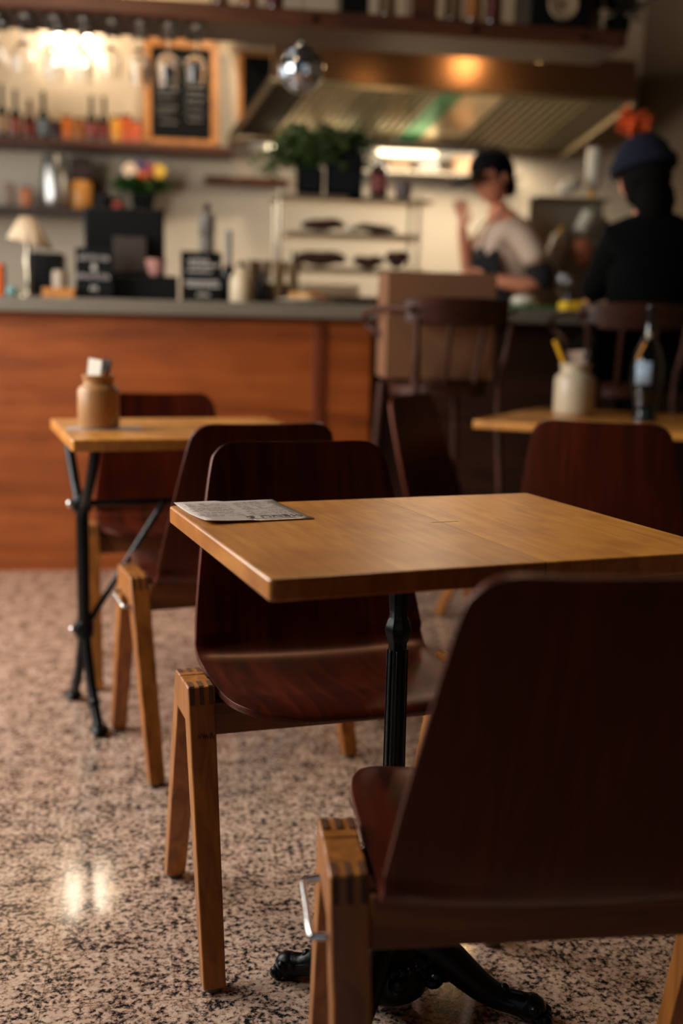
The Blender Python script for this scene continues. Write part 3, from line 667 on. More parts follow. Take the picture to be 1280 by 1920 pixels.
fr = MB(); fr.box((0, -.004, .0225), (W_, .026, .045)); fr.box((0, -.004, H_-.0225), (W_, .026, .045)); fr.box((-W_/2+.0225, -.004, H_/2), (.045, .026, H_)); fr.box((W_/2-.0225, -.004, H_/2), (.045, .026, H_))
fr.move(Matrix.Rotation(tilt, 4, 'X')).build('frame', M_oak, cbd, smooth=False, bevel=.003)
wr = MB(); sd = 0
for (xa, xb, z, h) in ((-.06, .06, .50, .018), (-.14, -.01, .40, .016), (-.14, -.03, .365, .010), (-.14, -.02, .33, .010), (-.14, -.05, .29, .010), (-.14, -.03, .23, .016), (-.14, -.05, .19, .010), (.03, .14, .37, .014), (.03, .13, .33, .010), (.03, .14, .29, .010), (.03, .12, .25, .010), (.03, .13, .20, .010), (.04, .12, .16, .010), (-.12, -.03, .14, .010)):
    sd += 1; scribble(wr, xa, xb, z, h, -.0085, .0016, sd)
wr.move(Matrix.Rotation(tilt, 4, 'X')).build('chalk_writing', M_chalk, cbd)
BZ = 2.0812
bl = [(-.908, .30, .034, M_dkglass, 'cream', 'dark green tall bottle with a gold top at the left edge of the upper shelf'), (-.832, .27, .034, M_dkglass, 'pink', 'dark bottle with pink label, second from the left edge of the upper shelf'),
      (-.754, .22, .036, M_brownb, 'red', 'brown bottle with red label, third from the left on the upper shelf'), (-.676, .27, .036, M_dkglass, 'blue', 'dark bottle with a light blue label on the upper shelf'),
      (-.405, .26, .034, M_dkglass, 'pink', 'dark bottle with pink label, left one of the close pair on the upper shelf'), (-.335, .26, .034, M_dkglass, 'red', 'dark bottle with red label, right one of the close pair on the upper shelf')]
for x, h, r, m, lb, ds in bl: bottle(h, r, m, ds, (x, 6.84, BZ), 'bottles on the upper wall shelf', mlab=labm[lb], neck=.42)
def can(x, y, z, r, h, m, name, label, cat, lid=None, group=None):
    t = thing(name, label, cat, (x, y, z), 0, group)
    MB().lathe([(r*.95, 0), (r, .004), (r, h*.9), (r*.92, h*.94), (r*.9, h), (.004, h)], 20).build('body', m, t)
    if lid: MB().lathe([(r*.95, h*.995), (r*.95, h*1.1), (.005, h*1.11)], 20).build('lid', lid, t)
    return t
for x, r, h, c, ds in ((-.61, .035, .10, (60, 40, 50), 'small dark tin'), (-.545, .030, .13, (205, 110, 40), 'bright orange preserve jar'), (-.475, .033, .12, (150, 90, 40), 'brown honey jar'), (-.265, .032, .14, (216, 150, 60), 'golden yellow jar'), (-.205, .030, .15, (190, 90, 50), 'reddish jar'), (-.150, .033, .12, (196, 96, 60), 'terracotta coloured jar')):
    can(x, 6.84, BZ, r, h, mat('jar_'+ds.replace(' ', '_'), c, .25), 'preserve_jar', ds+' among the bottles on the upper wall shelf', 'jar', M_brownb)
# lower shelf
LZ = 1.6935
t = thing('steel_canister', 'tall shiny bulging steel canister on the lower wall shelf', 'canister', (-.618, 6.82, LZ))
MB().lathe([(.062, 0), (.070, .01), (.078, .06), (.083, .14), (.078, .22), (.066, .285), (.060, .30), (.004, .302)], 32).build('body', mat('satin_canister', (190, 186, 180), .3, 1.0), t)
MB().ball((0, 0, .308), .012, 10).build('lid_knob', M_chrome, t)
can(-.47, 6.84, LZ, .062, .17, mat('amber_jar', (190, 130, 60), .3), 'storage_jar', 'wide amber jar with black lid right of the steel canister', 'jar', M_black)
tag(MB().box((0, 0, .055), (.12, .10, .11)).build('storage_box', mat('dark_brown_box', (52, 32, 24), .7), loc=(-.47, 6.84, LZ+.190), smooth=False, bevel=.004), 'dark brown box on top of the amber jar', 'box')
can(-.885, 6.83, LZ, .035, .14, mat('grey_jar', (140, 122, 110), .4), 'storage_jar', 'greyish jar at the left edge of the lower wall shelf', 'jar')
can(-.785, 6.83, LZ, .035, .11, mat('copper_jar', (190, 116, 74), .4), 'storage_jar', 'copper coloured jar left of the steel canister', 'jar', M_brownb)
can(-.345, 6.84, LZ, .05, .10, M_black, 'storage_jar', 'squat black jar between the amber jar and the flower pot', 'jar')
can(-.262, 6.80, LZ, .028, .05, M_red, 'storage_jar', 'small red pot beside the flower pot', 'jar')
fl = leafy('potted_flowers', 'pot of white, orange and yellow flowers on the lower wall shelf', (-.115, 6.84, LZ), 40, .13, .10, pot=.060, leaf=.07, seed=8, m=mat('flower_leaf', (44, 84, 30), .6), cat='plant')
fl.scale = (1.25, 1.25, 1.15)
for k, (dx, dz, c, nm) in enumerate(((-.055, .20, (226, 200, 176), 'white'), (-.005, .165, (226, 96, 36), 'orange'), (.075, .20, (220, 180, 70), 'yellow'), (.035, .205, (150, 60, 60), 'red'), (.0, .225, (80, 60, 90), 'purple'))):
    f_ = MB()
    for j in range(7):
        a = 2*PI*j/7; f_.ball((dx+.020*math.cos(a), -.06, dz+.020*math.sin(a)), .018, 8, (1, .5, 1))
    f_.ball((dx, -.056, dz), .012, 8)
    f_.build('flower_head', mat('petal_'+nm, c, .7), fl)['label'] = nm+' flower head'

# ------------------------------------------------------------------ things on the bar
def chalk_sign(x, y, w, h, label, writing, rz=0):
    t = thing('chalk_sign', label, 'chalkboard', (x, y, CT), rz)
    s = MB().box((0, 0, h/2), (w, .012, h)).move(Matrix.Rotation(R(-7), 4, 'X')).build('slate', M_board, t, smooth=False, bevel=.003)
    MB().box((0, .035, .03), (w*.5, .05, .06)).build('stand', M_black, t, smooth=False)
    wr = MB()
    for i, (xa, xb, z, hh) in enumerate(writing): scribble(wr, xa, xb, z, hh*1.25, -.0085, .0032, i+int(x*100)+40)
    wr.move(Matrix.Rotation(R(-7), 4, 'X')).build('chalk_writing', M_chalk, t); return t
cs1 = chalk_sign(-.287, 4.84, .155, .215, 'small black chalk sign with large white lettering at the left of the till', ((-.062, .062, .172, .022), (-.068, .062, .094, .022), (-.012, .012, .045, .018)), R(-3))
text_obj('&', .040, Matrix.Rotation(R(-7), 4, 'X') @ Matrix.Translation((0, -.0075, .132)) @ Matrix.Rotation(PI/2, 4, 'X'), M_chalk, 'ampersand', cs1, .0008)
chalk_sign(.165, 4.86, .175, .215, 'black chalk sign with thin handwriting standing left of the white bottle', ((-.055, .03, .175, .016), (-.05, .07, .155, .010), (-.06, .04, .13, .008), (-.07, .07, .085, .012), (-.06, .075, .068, .008), (-.02, .03, .03, .008)), R(4))
ts = thing('cash_till', 'black touchscreen till facing away on the bar', 'till', (-.165, 5.03, CT), 0)
MB().box((.0, .02, .245), (.345, .035, .31), Euler((R(10), 0, 0))).build('screen', M_black, ts, smooth=False, bevel=.012, seg=3)
MB().box((.025, -.022, .20), (.14, .05, .15), Euler((R(10), 0, 0))).build('rear_panel', mat('grey_brown_panel', (58, 48, 44), .6), ts, smooth=False, bevel=.004)
MB().box((.05, .03, .055), (.36, .22, .11)).build('till_base', M_black, ts, smooth=False, bevel=.01)
tag(MB().box((0, 0, .065), (.17, .17, .13)).build('card_printer', M_black, loc=(.165, 5.06, CT), smooth=False, bevel=.01), 'low black printer box behind the handwritten sign', 'printer')
pc = thing('pink_cup', 'small pink cup standing on the base of the black till', 'cup', (-.030, 4.965, CT+.1105))
MB().lathe([(.026, 0), (.038, .03), (.046, .068), (.043, .068), (.035, .030), (.02, .006)], 24).build('cup_body', M_pink, pc)
# swivel lamp / milk frother stand at left
jl = thing('table_lamp', 'small lamp with a pleated cloth shade at the left end of the bar', 'lamp', (-.565, 4.93, CT))
MB().lathe([(.05, 0), (.05, .010), (.016, .018), (.012, .05), (.017, .06), (.013, .08), (.018, .16), (.010, .19), (.009, .25)], 20).build('stem', M_steel, jl)
sk = MB(); n = 48; A = []; B = []
for i in range(n):
    a = 2*PI*i/n; p = 1+.06*math.cos(a*12); A.append(sk.bm.verts.new((.030*p*math.cos(a), .030*p*math.sin(a), .335))); B.append(sk.bm.verts.new((.090*p*math.cos(a)*(1+.1*math.cos(a)), .085*p*math.sin(a), .225-.02*math.cos(a))))
for i in range(n): sk.bm.faces.new((A[i], A[(i+1) % n], B[(i+1) % n], B[i]))
so = sk.build('lamp_shade', mat('cream_cloth', (200, 178, 150), .8), jl); so.modifiers.new('s', 'SOLIDIFY').thickness = .002
MB().ball((0, -.03, .262), .026, 14).build('bulb', M_glass, jl)
tag(MB().box((0, 0, .07), (.10, .12, .14)).build('napkin_box', M_orange, loc=(-.715, 4.93, CT), smooth=False, bevel=.004), 'orange wooden box at the left end of the bar', 'box')
tag(MB().ball((0, 0, .022), .022, 12, (1.1, 1, 1)).build('glass_bead_pot', mat('teal_pot', (96, 140, 140), .4), loc=(-.612, 4.76, CT)), 'tiny teal pot at the foot of the small lamp', 'pot')
can(-.435, 4.96, CT, .034, .12, mat('grey_cup', (150, 134, 116), .4), 'paper_cup', 'pale grey cup left of the lettered chalk sign', 'cup')
tag(MB().box((0, 0, .02), (.13, .10, .04)).build('wooden_tray', M_oak, loc=(-.425, 4.80, CT), smooth=False, bevel=.004), 'small light wooden tray left of the lettered chalk sign', 'tray')
tag(MB().box((0, 0, .10), (.14, .14, .20)).build('coffee_grinder', M_black, loc=(-.50, 5.13, CT), smooth=False, bevel=.01), 'black square machine behind the small lamp on the bar', 'machine')
wb = thing('stoneware_bottle', 'white and tan stoneware bottle with a black stopper on the bar', 'bottle', (.330, 4.84, CT))
MB().lathe([(.044, 0), (.048, .01), (.048, .09), (.040, .115), (.022, .135), (.018, .150), (.010, .152)], 28).build('bottle_body', M_stone_w, wb)
MB().lathe([(.014, .150), (.017, .165), (.008, .175)], 14).build('stopper', M_black, wb)
bottle(.315, .034, mat('black_oil_bottle', (10, 16, 16), .1, coat=.6), 'tall thin dark oil bottle between the handwritten sign and the white stoneware bottle', (.290, 5.02, CT), neck=.5)
bottle(.14, .032, mat('black_sauce_bottle', (12, 14, 14), .2), 'small black bottle right of the white stoneware bottle', (.430, 4.90, CT), neck=.3)
pg = thing('pepper_mill', 'grey metal pepper mill with a round dark knob behind the handwritten sign', 'mill', (.200, 5.20, CT))
MB().lathe([(.034, 0), (.034, .28), (.030, .30), (.036, .31), (.036, .395), (.030, .40), (.008, .41)], 24).build('mill_body', mat('grey_mill', (120, 116, 110), .5, .2), pg)
MB().ball((0, 0, .430), .018, 12).build('knob', M_iron, pg)
tag(MB().lathe([(.012, 0), (.028, .01), (.030, .02), (.006, .03), (.005, .07), (.028, .09), (.033, .13), (.028, .17), (.026, .17)], 20).build('small_glass', M_glass, loc=(.245, 5.24, CT)), 'small stemmed glass beside the pepper mill', 'glass')
# stack of tumblers, cups right of the oil bottle
tm = MB().lathe([(.022, 0), (.030, .10), (.029, .10), (.021, .004)], 16).build('tumbler', mat('smoky_glass', (120, 98, 70), .1, coat=.5), loc=(.40, 5.16, CT)); tag(tm, 'smoky glass tumbler', 'glass', 'tumblers at the back of the bar')
tsp = [(.40, 5.16, 0), (.465, 5.17, 0), (.53, 5.16, 0), (.595, 5.17, 0), (.43, 5.24, 0), (.50, 5.245, 0), (.565, 5.24, 0)]
tsp += [(x, y, .1005) for x, y, z in tsp[:5]]
for i, (x, y, z) in enumerate(tsp):
    c = tm if i == 0 else tm.copy()
    if i: COL.objects.link(c)
    c.location = (x, y, CT+z); c['label'] = f'{ORD[i if i < 4 else i-4 if i < 7 else i-7]} smoky tumbler from the left, '+('front row bottom layer' if i < 4 else 'back row bottom layer' if i < 7 else 'stacked on top')+' beside the oil bottle'
    c['group'] = 'upper tumblers at the back of the bar' if z else 'lower tumblers at the back of the bar'
# food on the bar by the box
pl = tag(MB().lathe([(.06, 0), (.10, .012), (.13, .02), (.128, .024), (.09, .015), (.02, .012)], 28).build('serving_plate', M_wht, loc=(.62, 4.90, CT)), 'round white plate of food on the bar left of the cardboard box', 'plate')
for k, (dx, dy, s_, c) in enumerate(((-.04, 0, .035, (196, 150, 90)), (.03, .02, .04, (150, 90, 50)), (.0, -.03, .03, (206, 170, 110)), (.07, -.01, .028, (120, 70, 40)))):
    tag(MB().ball((0, 0, s_*.5), s_, 12, (1.2, 1, .6)).build('bread_roll', mat(f'crust_{k}', c, .8, noise=.2, nscale=40), loc=(.62+dx, 4.90+dy, CT+.018)), ['golden roll at the left of the white plate', 'brown roll in the middle back of the white plate', 'pale roll at the front of the white plate', 'dark brown roll at the right of the white plate'][k], 'bread')
# right part: cloths, yellow sponge, green board
tag(MB().box((0, 0, .008), (.26, .20, .016)).build('chopping_board', mat('green_board', (32, 96, 48), .5), loc=(1.66, 4.88, CT), smooth=False, bevel=.003), 'green chopping board on the bar beside the customer', 'board')
tag(MB().box((0, 0, .02), (.11, .09, .04)).build('sponge', mat('yellow_sponge', (232, 190, 40), .8), loc=(1.795, 4.74, CT), smooth=False, bevel=.008), 'bright yellow sponge block at the near corner of the green board', 'sponge')
tag(MB().ball((0, 0, .022), .055, 14, (1.1, .9, .5)).build('folded_cloth', M_wht, loc=(1.60, 4.84, CT+.018)), 'crumpled white cloth on the green board', 'cloth')
tag(MB().lathe([(.025, 0), (.025, .003), (.004, .008), (.004, .07), (.03, .10), (.036, .14), (.033, .17), (.0315, .17), (.034, .14), (.028, .102), (.006, .078)], 24).build('wine_glass', M_glass, loc=(1.84, 5.0, CT)), 'wine glass standing on the bar in front of the customer', 'glass')
tag(MB().lathe([(.030, 0), (.030, .001), (.024, .07), (.024, .09), (.02, .09)], 20).build('sauce_pot', mat('black_pot', (18, 16, 14), .4), loc=(1.93, 5.16, CT)), 'small black pot at the back of the bar by the customer', 'pot')

# cardboard box on bar chair
cbx = thing('cardboard_box', 'plain brown cardboard box standing on the seat of the left bar chair', 'box', (1.005, 4.08, .8615), R(-4))
MB().box((0, 0, .19), (.40, .27, .38)).build('carton', M_card, cbx, smooth=False, bevel=.003)
fp = MB(); fp.box((0, -.068, .3815), (.395, .132, .003)); fp.box((0, .068, .3815), (.395, .132, .003)); fp.build('top_flap', mat('cardboard_flap', (126, 88, 60), .85), cbx, smooth=False)

# ------------------------------------------------------------------ bentwood bar chairs
def bar_chair(label):
    t = thing('bar_chair', label, 'bar chair', group='bentwood bar chairs')
    MB().lathe([(.15, .832), (.185, .836), (.195, .846), (.185, .858), (.15, .857), (.005, .850)], 36).build('seat', M_bent, t, bevel=.0)
    MB().lathe([(.172, .800), (.180, .800), (.180, .836), (.160, .836), (.160, .80)], 36, cap=False).build('seat_ring', M_bent, t)
    for sx in (-1, 1):
        MB().tube(spline([(sx*.200, -.215, .010), (sx*.185, -.195, .40), (sx*.170, -.170, .82), (sx*.180, -.195, .95), (sx*.190, -.215, 1.08)], 4), [.013]*5+[.015]*8+[.012]*4, 10).build('leg', M_bent, t)
        MB().tube([(sx*.200, .210, .010), (sx*.160, .160, .835)], [.012, .016], 10).build('leg', M_bent, t)
        MB().tube(spline([(sx*.205, -.20, 1.11), (sx*.245, -.09, 1.115), (sx*.255, .05, 1.105), (sx*.245, .14, 1.085), (sx*.225, .155, 1.05), (sx*.215, .07, 1.02), (sx*.210, -.02, .98), (sx*.205, -.03, .92), (sx*.190, .03, .875), (sx*.178, .06, .85)], 5), .011, 10).build('arm', M_bent, t)
    for x in (-.06, .06): MB().tube([(x, -.185, .85), (x*1.1, -.232, 1.06)], .009, 8).build('back_spindle', M_bent, t)
    # wide curved top rail
    mb = MB(); n = 24; A = []
    for i in range(n+1):
        a = R(-64+128*i/n); x = .235*math.sin(a); y = -.245+(.30*(1-math.cos(a)))*.55
        hgt = .050*(1-.35*abs(math.sin(a))**4)
        A.append([mb.bm.verts.new((x*f, y+(0 if f > .96 else .016), z)) for f, z in ((1, 1.105-hgt), (1, 1.105+hgt), (.93, 1.105+hgt), (.93, 1.105-hgt))])
    for i in range(n):
        for j in range(4): mb.bm.faces.new((A[i][j], A[i][(j+1) % 4], A[i+1][(j+1) % 4], A[i+1][j]))
    mb.bm.faces.new(A[0]); mb.bm.faces.new(A[-1][::-1])
    mb.build('top_rail', M_bent, t, bevel=.004)
    MB().tube([(.188*math.cos(2*PI*i/32), .188*math.sin(2*PI*i/32), .33) for i in range(32)], .009, 8, closed=True).build('foot_ring', M_bent, t)
    return t
b1 = bar_chair('dark bentwood bar chair with curled arms, carrying the cardboard box'); b1.location = (1.025, 4.09, 0); b1.rotation_euler[2] = R(12)
b2 = copy_tree(b1); b2['label'] = 'dark bentwood bar chair under the customer in black'; b2.location = (1.78, 4.17, 0); b2.rotation_euler[2] = R(-6)

# ------------------------------------------------------------------ kitchen: hood, shelves, pass
hd = thing('extractor_hood', 'wide stainless steel extractor hood with slanted baffle filters over the kitchen', 'hood', (0, 0, 0))
X0, X1, XB0, XB1 = .565, 2.56, .40, 2.50
yf, yb = 6.0, 6.985
h_ = MB()
h_.box(((X0+X1)/2, yf+.01, 2.41), (X1-X0, .02, .20)); h_.build('fascia', mat('bronze_steel', (112, 82, 58), .38, .9), hd, smooth=False, bevel=.004)
h_ = MB(); V = [h_.bm.verts.new(p) for p in ((X0, yf, 2.51), (X1, yf, 2.51), (XB1, yb, 2.70), (XB0, yb, 2.70))]; h_.bm.faces.new(V)
o_ = h_.build('canopy_top', M_steel, hd, smooth=False); o_.modifiers.new('s', 'SOLIDIFY').thickness = .01
for xs, xe in ((X1, XB1),):
    h_ = MB(); V = [h_.bm.verts.new(p) for p in ((xs, yf, 2.30), (xs, yf, 2.51), (xe, yb, 2.70), (xe, yb, 2.14))]; h_.bm.faces.new(V)
    o_ = h_.build('side_panel', M_shelf_wood, hd, smooth=False); o_.modifiers.new('s', 'SOLIDIFY').thickness = .012
h_ = MB(); h_.tube([(X0, yf, 2.305), (XB0, yb-.02, 2.15)], .018, 4); h_.tube([(X1, yf, 2.305), (XB1, yb-.02, 2.15)], .018, 4); h_.tube([(X0, yf, 2.305), (X1, yf, 2.305)], .014, 4); h_.tube([(XB0, yb-.02, 2.15), (XB1, yb-.02, 2.15)], .016, 4)
h_.build('gutter', mat('pale_steel', (190, 176, 148), .3, .9), hd, smooth=False)
cols = [(.0, .12, (60, 50, 42)), (.12, .27, (206, 188, 150)), (.27, .48, (150, 140, 104)), (.48, .545, (50, 126, 80)), (.545, .66, (186, 168, 136)), (.66, .90, (40, 34, 26)), (.90, 1.0, (62, 62, 44))]  # filter panel tones: colourful reflections in the steel, put into the colour
for i, (a, b, c) in enumerate(cols):
    flt = MB(); ns = 6 if i in (1, 3, 4) else 9
    def pt(u, v, dz=0): 
        x = (X0+(X1-X0)*u)*(1-v)+(XB0+(XB1-XB0)*u)*v; return Vector((x, yf+.03+(yb-yf-.06)*v, 2.325-.16*v+dz))
    q = [flt.bm.verts.new(pt(*p)) for p in ((a, 0, .02), (b, 0, .02), (b, 1, .02), (a, 1, .02))]; flt.bm.faces.new(q)
    fo = flt.build('baffle_filter', mat(f'filter_painted_reflection_{i}', c, .5 if i in (0, 5, 6) else .3, .2 if i in (0, 5, 6) else .85), hd, smooth=False); fo.modifiers.new('s', 'SOLIDIFY').thickness = .004
    if i not in (3, 4):
        rb = MB()
        for k in range(ns):
            u = a+(b-a)*(k+.5)/ns; rb.tube([pt(u, .03), pt(u, .97)], .005 if i == 5 else .008, 4)
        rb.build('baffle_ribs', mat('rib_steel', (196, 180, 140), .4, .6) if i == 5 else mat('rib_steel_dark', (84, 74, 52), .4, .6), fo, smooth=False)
for lx, ly, lz, en, ds in ((1.12, 5.62, 2.435, 1.2, 'small lit spotlight over the left part of the steel hood'), (1.66, 5.76, 2.55, 7, 'small lit spotlight added out of view for the highlight on the hood fascia'), (1.88, 5.62, 2.41, .3, 'small lit spotlight over the right part of the steel hood')):  # the middle one is added, hidden by the shelf, for the fascia highlight
    t = thing('spotlight', ds, 'spotlight', (lx, ly, lz))
    MB().lathe([(.020, .0), (.024, .01), (.024, .05), (.012, .06)], 16).build('housing', M_iron, t)
    MB().ball((0, 0, -.004), .018, 12).build('bulb', mat('lit_bulb', (255, 230, 190), .4, emit=(255, 200, 130), strength=4), t)
    MB().tube([(0, 0, .06), (0, 0, 3.4-lz)], .003, 6).build('cord', M_iron, t)
    light('spotlight_light', 'POINT', (lx, ly, lz-.05), en, (1.0, .62, .28), radius=.07)
# kitchen light tube, white lit strip under hood, wall rail
fb = thing('framed_chalkboard', 'dark board in an orange frame on the wall at the hood left end', 'chalkboard', (.62, 6.975, 2.26))
MB().box((0, 0, .20), (.30, .02, .40)).build('slate', M_board, fb, smooth=False)
f_ = MB(); f_.box((-.155, -.006, .20), (.032, .03, .43)); f_.box((.155, -.006, .20), (.032, .03, .43)); f_.box((0, -.006, .40), (.30, .03, .03)); f_.box((0, -.006, 0), (.30, .03, .03))
f_.build('frame', M_oak, fb, smooth=False, bevel=.003)
lt = thing('fluorescent_light', 'long lit fluorescent strip light on the kitchen wall under the hood', 'light', (1.25, 6.90, 2.115))
MB().box((0, .04, 0), (1.45, .06, .05)).build('housing', M_wht, lt, smooth=False, bevel=.004)
for k, (xa, xb) in enumerate(((-.62, -.36), (-.28, -.06), (.06, .42))):
    MB().tube([(xa, 0, -.0), (xb, 0, -.0)], .016, 10).build('tube', mat('lit_tube', (255, 244, 220), .4, emit=(255, 232, 190), strength=5), lt)
tag(MB().box((0, 0, 0), (1.1, .20, .02)).build('wall_shelf', M_steel, loc=(1.65, 6.88, 1.99), smooth=False, bevel=.002), 'bright steel wall shelf under the hood behind the cook', 'shelf')
for k, (x, w_, h2, c, ds) in enumerate(((1.25, .12, .09, (220, 205, 180), 'white tub at the left end of the steel wall shelf'), (1.42, .14, .07, (226, 190, 150), 'cream tub second on the steel wall shelf'), (1.60, .13, .09, (214, 208, 196), 'white tub in the middle of the steel wall shelf'), (1.82, .12, .10, (196, 150, 110), 'tan tub above the cook on the steel wall shelf'))):
    tag(MB().box((0, 0, h2/2), (w_, .12, h2)).build('food_tub', mat(f'tub_{k}', c, .5), loc=(x, 6.86, 2.0005), smooth=False, bevel=.01), ds, 'tub')
tag(MB().box((0, 0, 0), (.50, .12, .045)).build('magnetic_knife_rail', wood('walnut_rail', (70, 36, 20), (92, 50, 28), (110, 62, 36), scale=(3, 20, 20)), loc=(.50, 6.92, 1.905), smooth=False, bevel=.004), 'brown wooden rail fixed to the lit kitchen wall left of the plants', 'rail')
# pass shelving unit
ps = thing('pass_shelving', 'three-tier stainless pass shelving with the plants and little signs on top', 'shelving', (.96, 5.80, 0))
for z, w_, nm in ((1.690, .82, 'a'), (1.510, .70, 'b'), (1.335, .78, 'c')):
    MB().box((0, 0, z), (w_, .26, .022)).build('shelf', mat('warm_steel', (200, 180, 150), .3, .8), ps, smooth=False, bevel=.003)
for x in (-.38, .34): 
    for y in (-.11, .11): MB().tube([(x, y, 1.20), (x, y, 1.72)], .009, 8).build('upright', M_steel, ps)
MB().box((0, 0, .60), (1.1, .5, 1.20)).build('cabinet', M_steel, ps, smooth=False, bevel=.004)
MB().box((0, -.135, 1.690), (.07, .008, .02)).build('ticket_clip', M_iron, ps, smooth=False)
PZ = 1.7015
def small_board(x, w, h, label):
    t = thing('menu_block', label, 'sign', (x, 5.72, PZ))
    MB().box((0, 0, h/2), (w, .03, h)).build('board', M_board, t, smooth=False, bevel=.003)
    wr = MB()
    for i in range(int(h/.022)-1): scribble(wr, -w*.38, w*.36, h-.022-i*.022, .007, -.0158, .0009, i+int(x*77))
    wr.build('writing', mat('grey_chalk', (90, 92, 98), .9), t)
small_board(.735, .135, .13, 'smaller black menu block on the left of the pass shelf')
small_board(.91, .19, .215, 'larger black menu block in the middle of the pass shelf')
leafy('potted_plant', 'feathery green plant behind the smaller menu block on the pass shelf', (.74, 5.84, PZ), 90, .32, .36, droop=.30, pot=.05, leaf=.06, seed=5, m=mat('light_leaf', (58, 84, 34), .6, noise=.3, nscale=12))
leafy('potted_plant', 'denser green plant behind the larger menu block on the pass shelf', (.945, 5.86, PZ), 50, .17, .42, droop=.35, pot=.055, leaf=.06, seed=6)
t = bottle(.19, .045, M_brownb, 'dark brown jar-like bottle with pink label on the pass shelf', (1.095, 5.74, PZ), mlab=labm['pink'], neck=.15, cap=M_chrome)
can(1.225, 5.74, PZ, .042, .10, mat('grey_mug', (104, 92, 90), .5), 'mug', 'grey mug at the right end of the pass shelf', 'mug')
def bread(x, y, z, L, h, label, seed):
    rnd = random.Random(seed); pts = spline([(-L/2, 0, h*.4), (-L*.3, 0, h*rnd.uniform(.5, .9)), (0, 0, h*rnd.uniform(.3, .6)), (L*.3, 0, h*rnd.uniform(.5, .9)), (L/2, 0, h*.4)], 4)
    n = len(pts); tag(MB().tube(pts, [h*.25+h*.35*math.sin(PI*i/(n-1)) for i in range(n)], 10, flat=1.3).build('bread_loaf', mat('dark_crust', (62, 36, 22), .8, noise=.3, nscale=40), loc=(x, y, z+h*.33)), label, 'bread')
bread(.81, 5.74, 1.524, .22, .040, 'dark crusty loaf on the left of the middle pass shelf', 1)
bread(1.08, 5.74, 1.522, .22, .030, 'flat dark loaf on the right of the middle pass shelf', 2)
bread(.80, 5.74, 1.350, .26, .050, 'dark loaf on the left of the bottom pass shelf', 3)
bread(1.05, 5.74, 1.349, .16, .042, 'small dark loaf in the middle of the bottom pass shelf', 4)
bread(1.20, 5.74, 1.349, .10, .055, 'rounded dark bun at the right end of the bottom pass shelf', 5)
for k, x in enumerate((.66, .70, .95)):
    can(x, 5.74 if k == 2 else 5.80, 1.3465 if k < 2 else 1.5215, .016, .08 if k < 2 else .04, M_steel if k != 2 else M_wht, 'spice_shaker', ['steel shaker at the left end of the bottom pass shelf', 'second steel shaker on the bottom pass shelf', 'short white shaker on the middle pass shelf'][k], 'shaker')
tag(MB().box((0, 0, .03), (.30, .22, .06)).build('food_tray', mat('pale_tray', (206, 186, 156), .4, .3), loc=(.84, 5.75, .9605+.24), smooth=False, bevel=.004), 'pale steel tray of prepared food under the pass shelves', 'tray')
# tilted sauce bottles in a rack on the right, rounded steel screen
sc_ = MB(); pts = [(0, 0), (.36, 0), (.385, .10), (.40, .25), (.41, .40), (.40, .45), (.37, .47), (0, .47)]
sc_.prism(pts, 'y', -.006, .006)
tag(sc_.build('steel_screen', mat('satin_steel', (150, 138, 118), .6, .1), loc=(1.90, 5.64, 1.1805), bevel=.002), 'grey steel splash screen with a rounded corner behind the customer', 'screen')
tag(MB().box((0, 0, .59), (.72, .5, 1.18)).build('prep_counter', M_steel, loc=(2.30, 5.76, 0), smooth=False, bevel=.004), 'steel prep counter behind the splash screen', 'counter')
def squeeze(x, y, z, h, r, body, capm, label, tiltx=0, tilty=0):
    t = thing('squeeze_bottle', label, 'bottle', (x, y, z)); t.rotation_euler = (tiltx, tilty, 0)
    MB().lathe([(r*.9, 0), (r, .008), (r, h*.80), (r*.7, h*.88), (r*.45, h*.9), (.005, h*.9)], 20).build('bottle_body', body, t)
    MB().lathe([(r*.5, h*.88), (r*.5, h*.94), (r*.2, h*1.08), (.003, h*1.09)], 14).build('nozzle', capm, t)
rk = thing('bottle_rack', 'steel rack for squeeze bottles above the splash screen', 'rack', (2.06, 5.55, 0))
MB().box((0, .02, 1.715), (.40, .12, .012)).build('rack_shelf', M_steel, rk, smooth=False)
MB().box((0, .06, 1.45), (.40, .01, .54)).build('rack_back', mat('satin_steel', (150, 138, 118), .6, .1), rk, smooth=False)
for x in (-.19, .19): MB().tube([(x, .06, 1.18), (x, .06, 1.73)], .008, 8).build('upright', M_steel, rk)
squeeze(2.17, 5.55, 1.972, .23, .038, M_wht, M_yel, 'tall white squeeze bottle standing upside down on the rack', PI)
squeeze(2.01, 5.52, 1.50, .20, .033, M_wht, mat('green_cap', (90, 120, 80), .5), 'white squeeze bottle hanging tilted with a green cap', 0, R(200))
squeeze(1.98, 5.46, 1.54, .19, .036, M_wht, M_yel, 'lowest white squeeze bottle with a yellow cap', R(0), R(18))
bpy.data.objects['squeeze_bottle.002'].location = (1.925, 5.46, 1.375)
squeeze(2.095, 5.50, 1.55, .13, .036, M_wht, mat('pale_green_cap', (150, 170, 130), .5), 'short white squeeze bottle tilted right under the shelf', 0, R(25))
tag(MB().lathe([(.03, 0), (.042, .02), (.045, .09), (.03, .12), (.01, .12)], 20).build('sauce_tub', mat('orange_white_tub', (214, 130, 90), .5), loc=(2.10, 5.47, 1.39)), 'orange and white sauce tub below the squeeze bottles', 'tub')
tag(MB().ball((0, 0, 0), .05, 14, (1.4, .8, .8), Euler((0, -.5, 0))).build('folded_cloth', M_wht, loc=(2.03, 5.50, 1.775)), 'white cloth bundle on the rack left of the tall squeeze bottle', 'cloth')

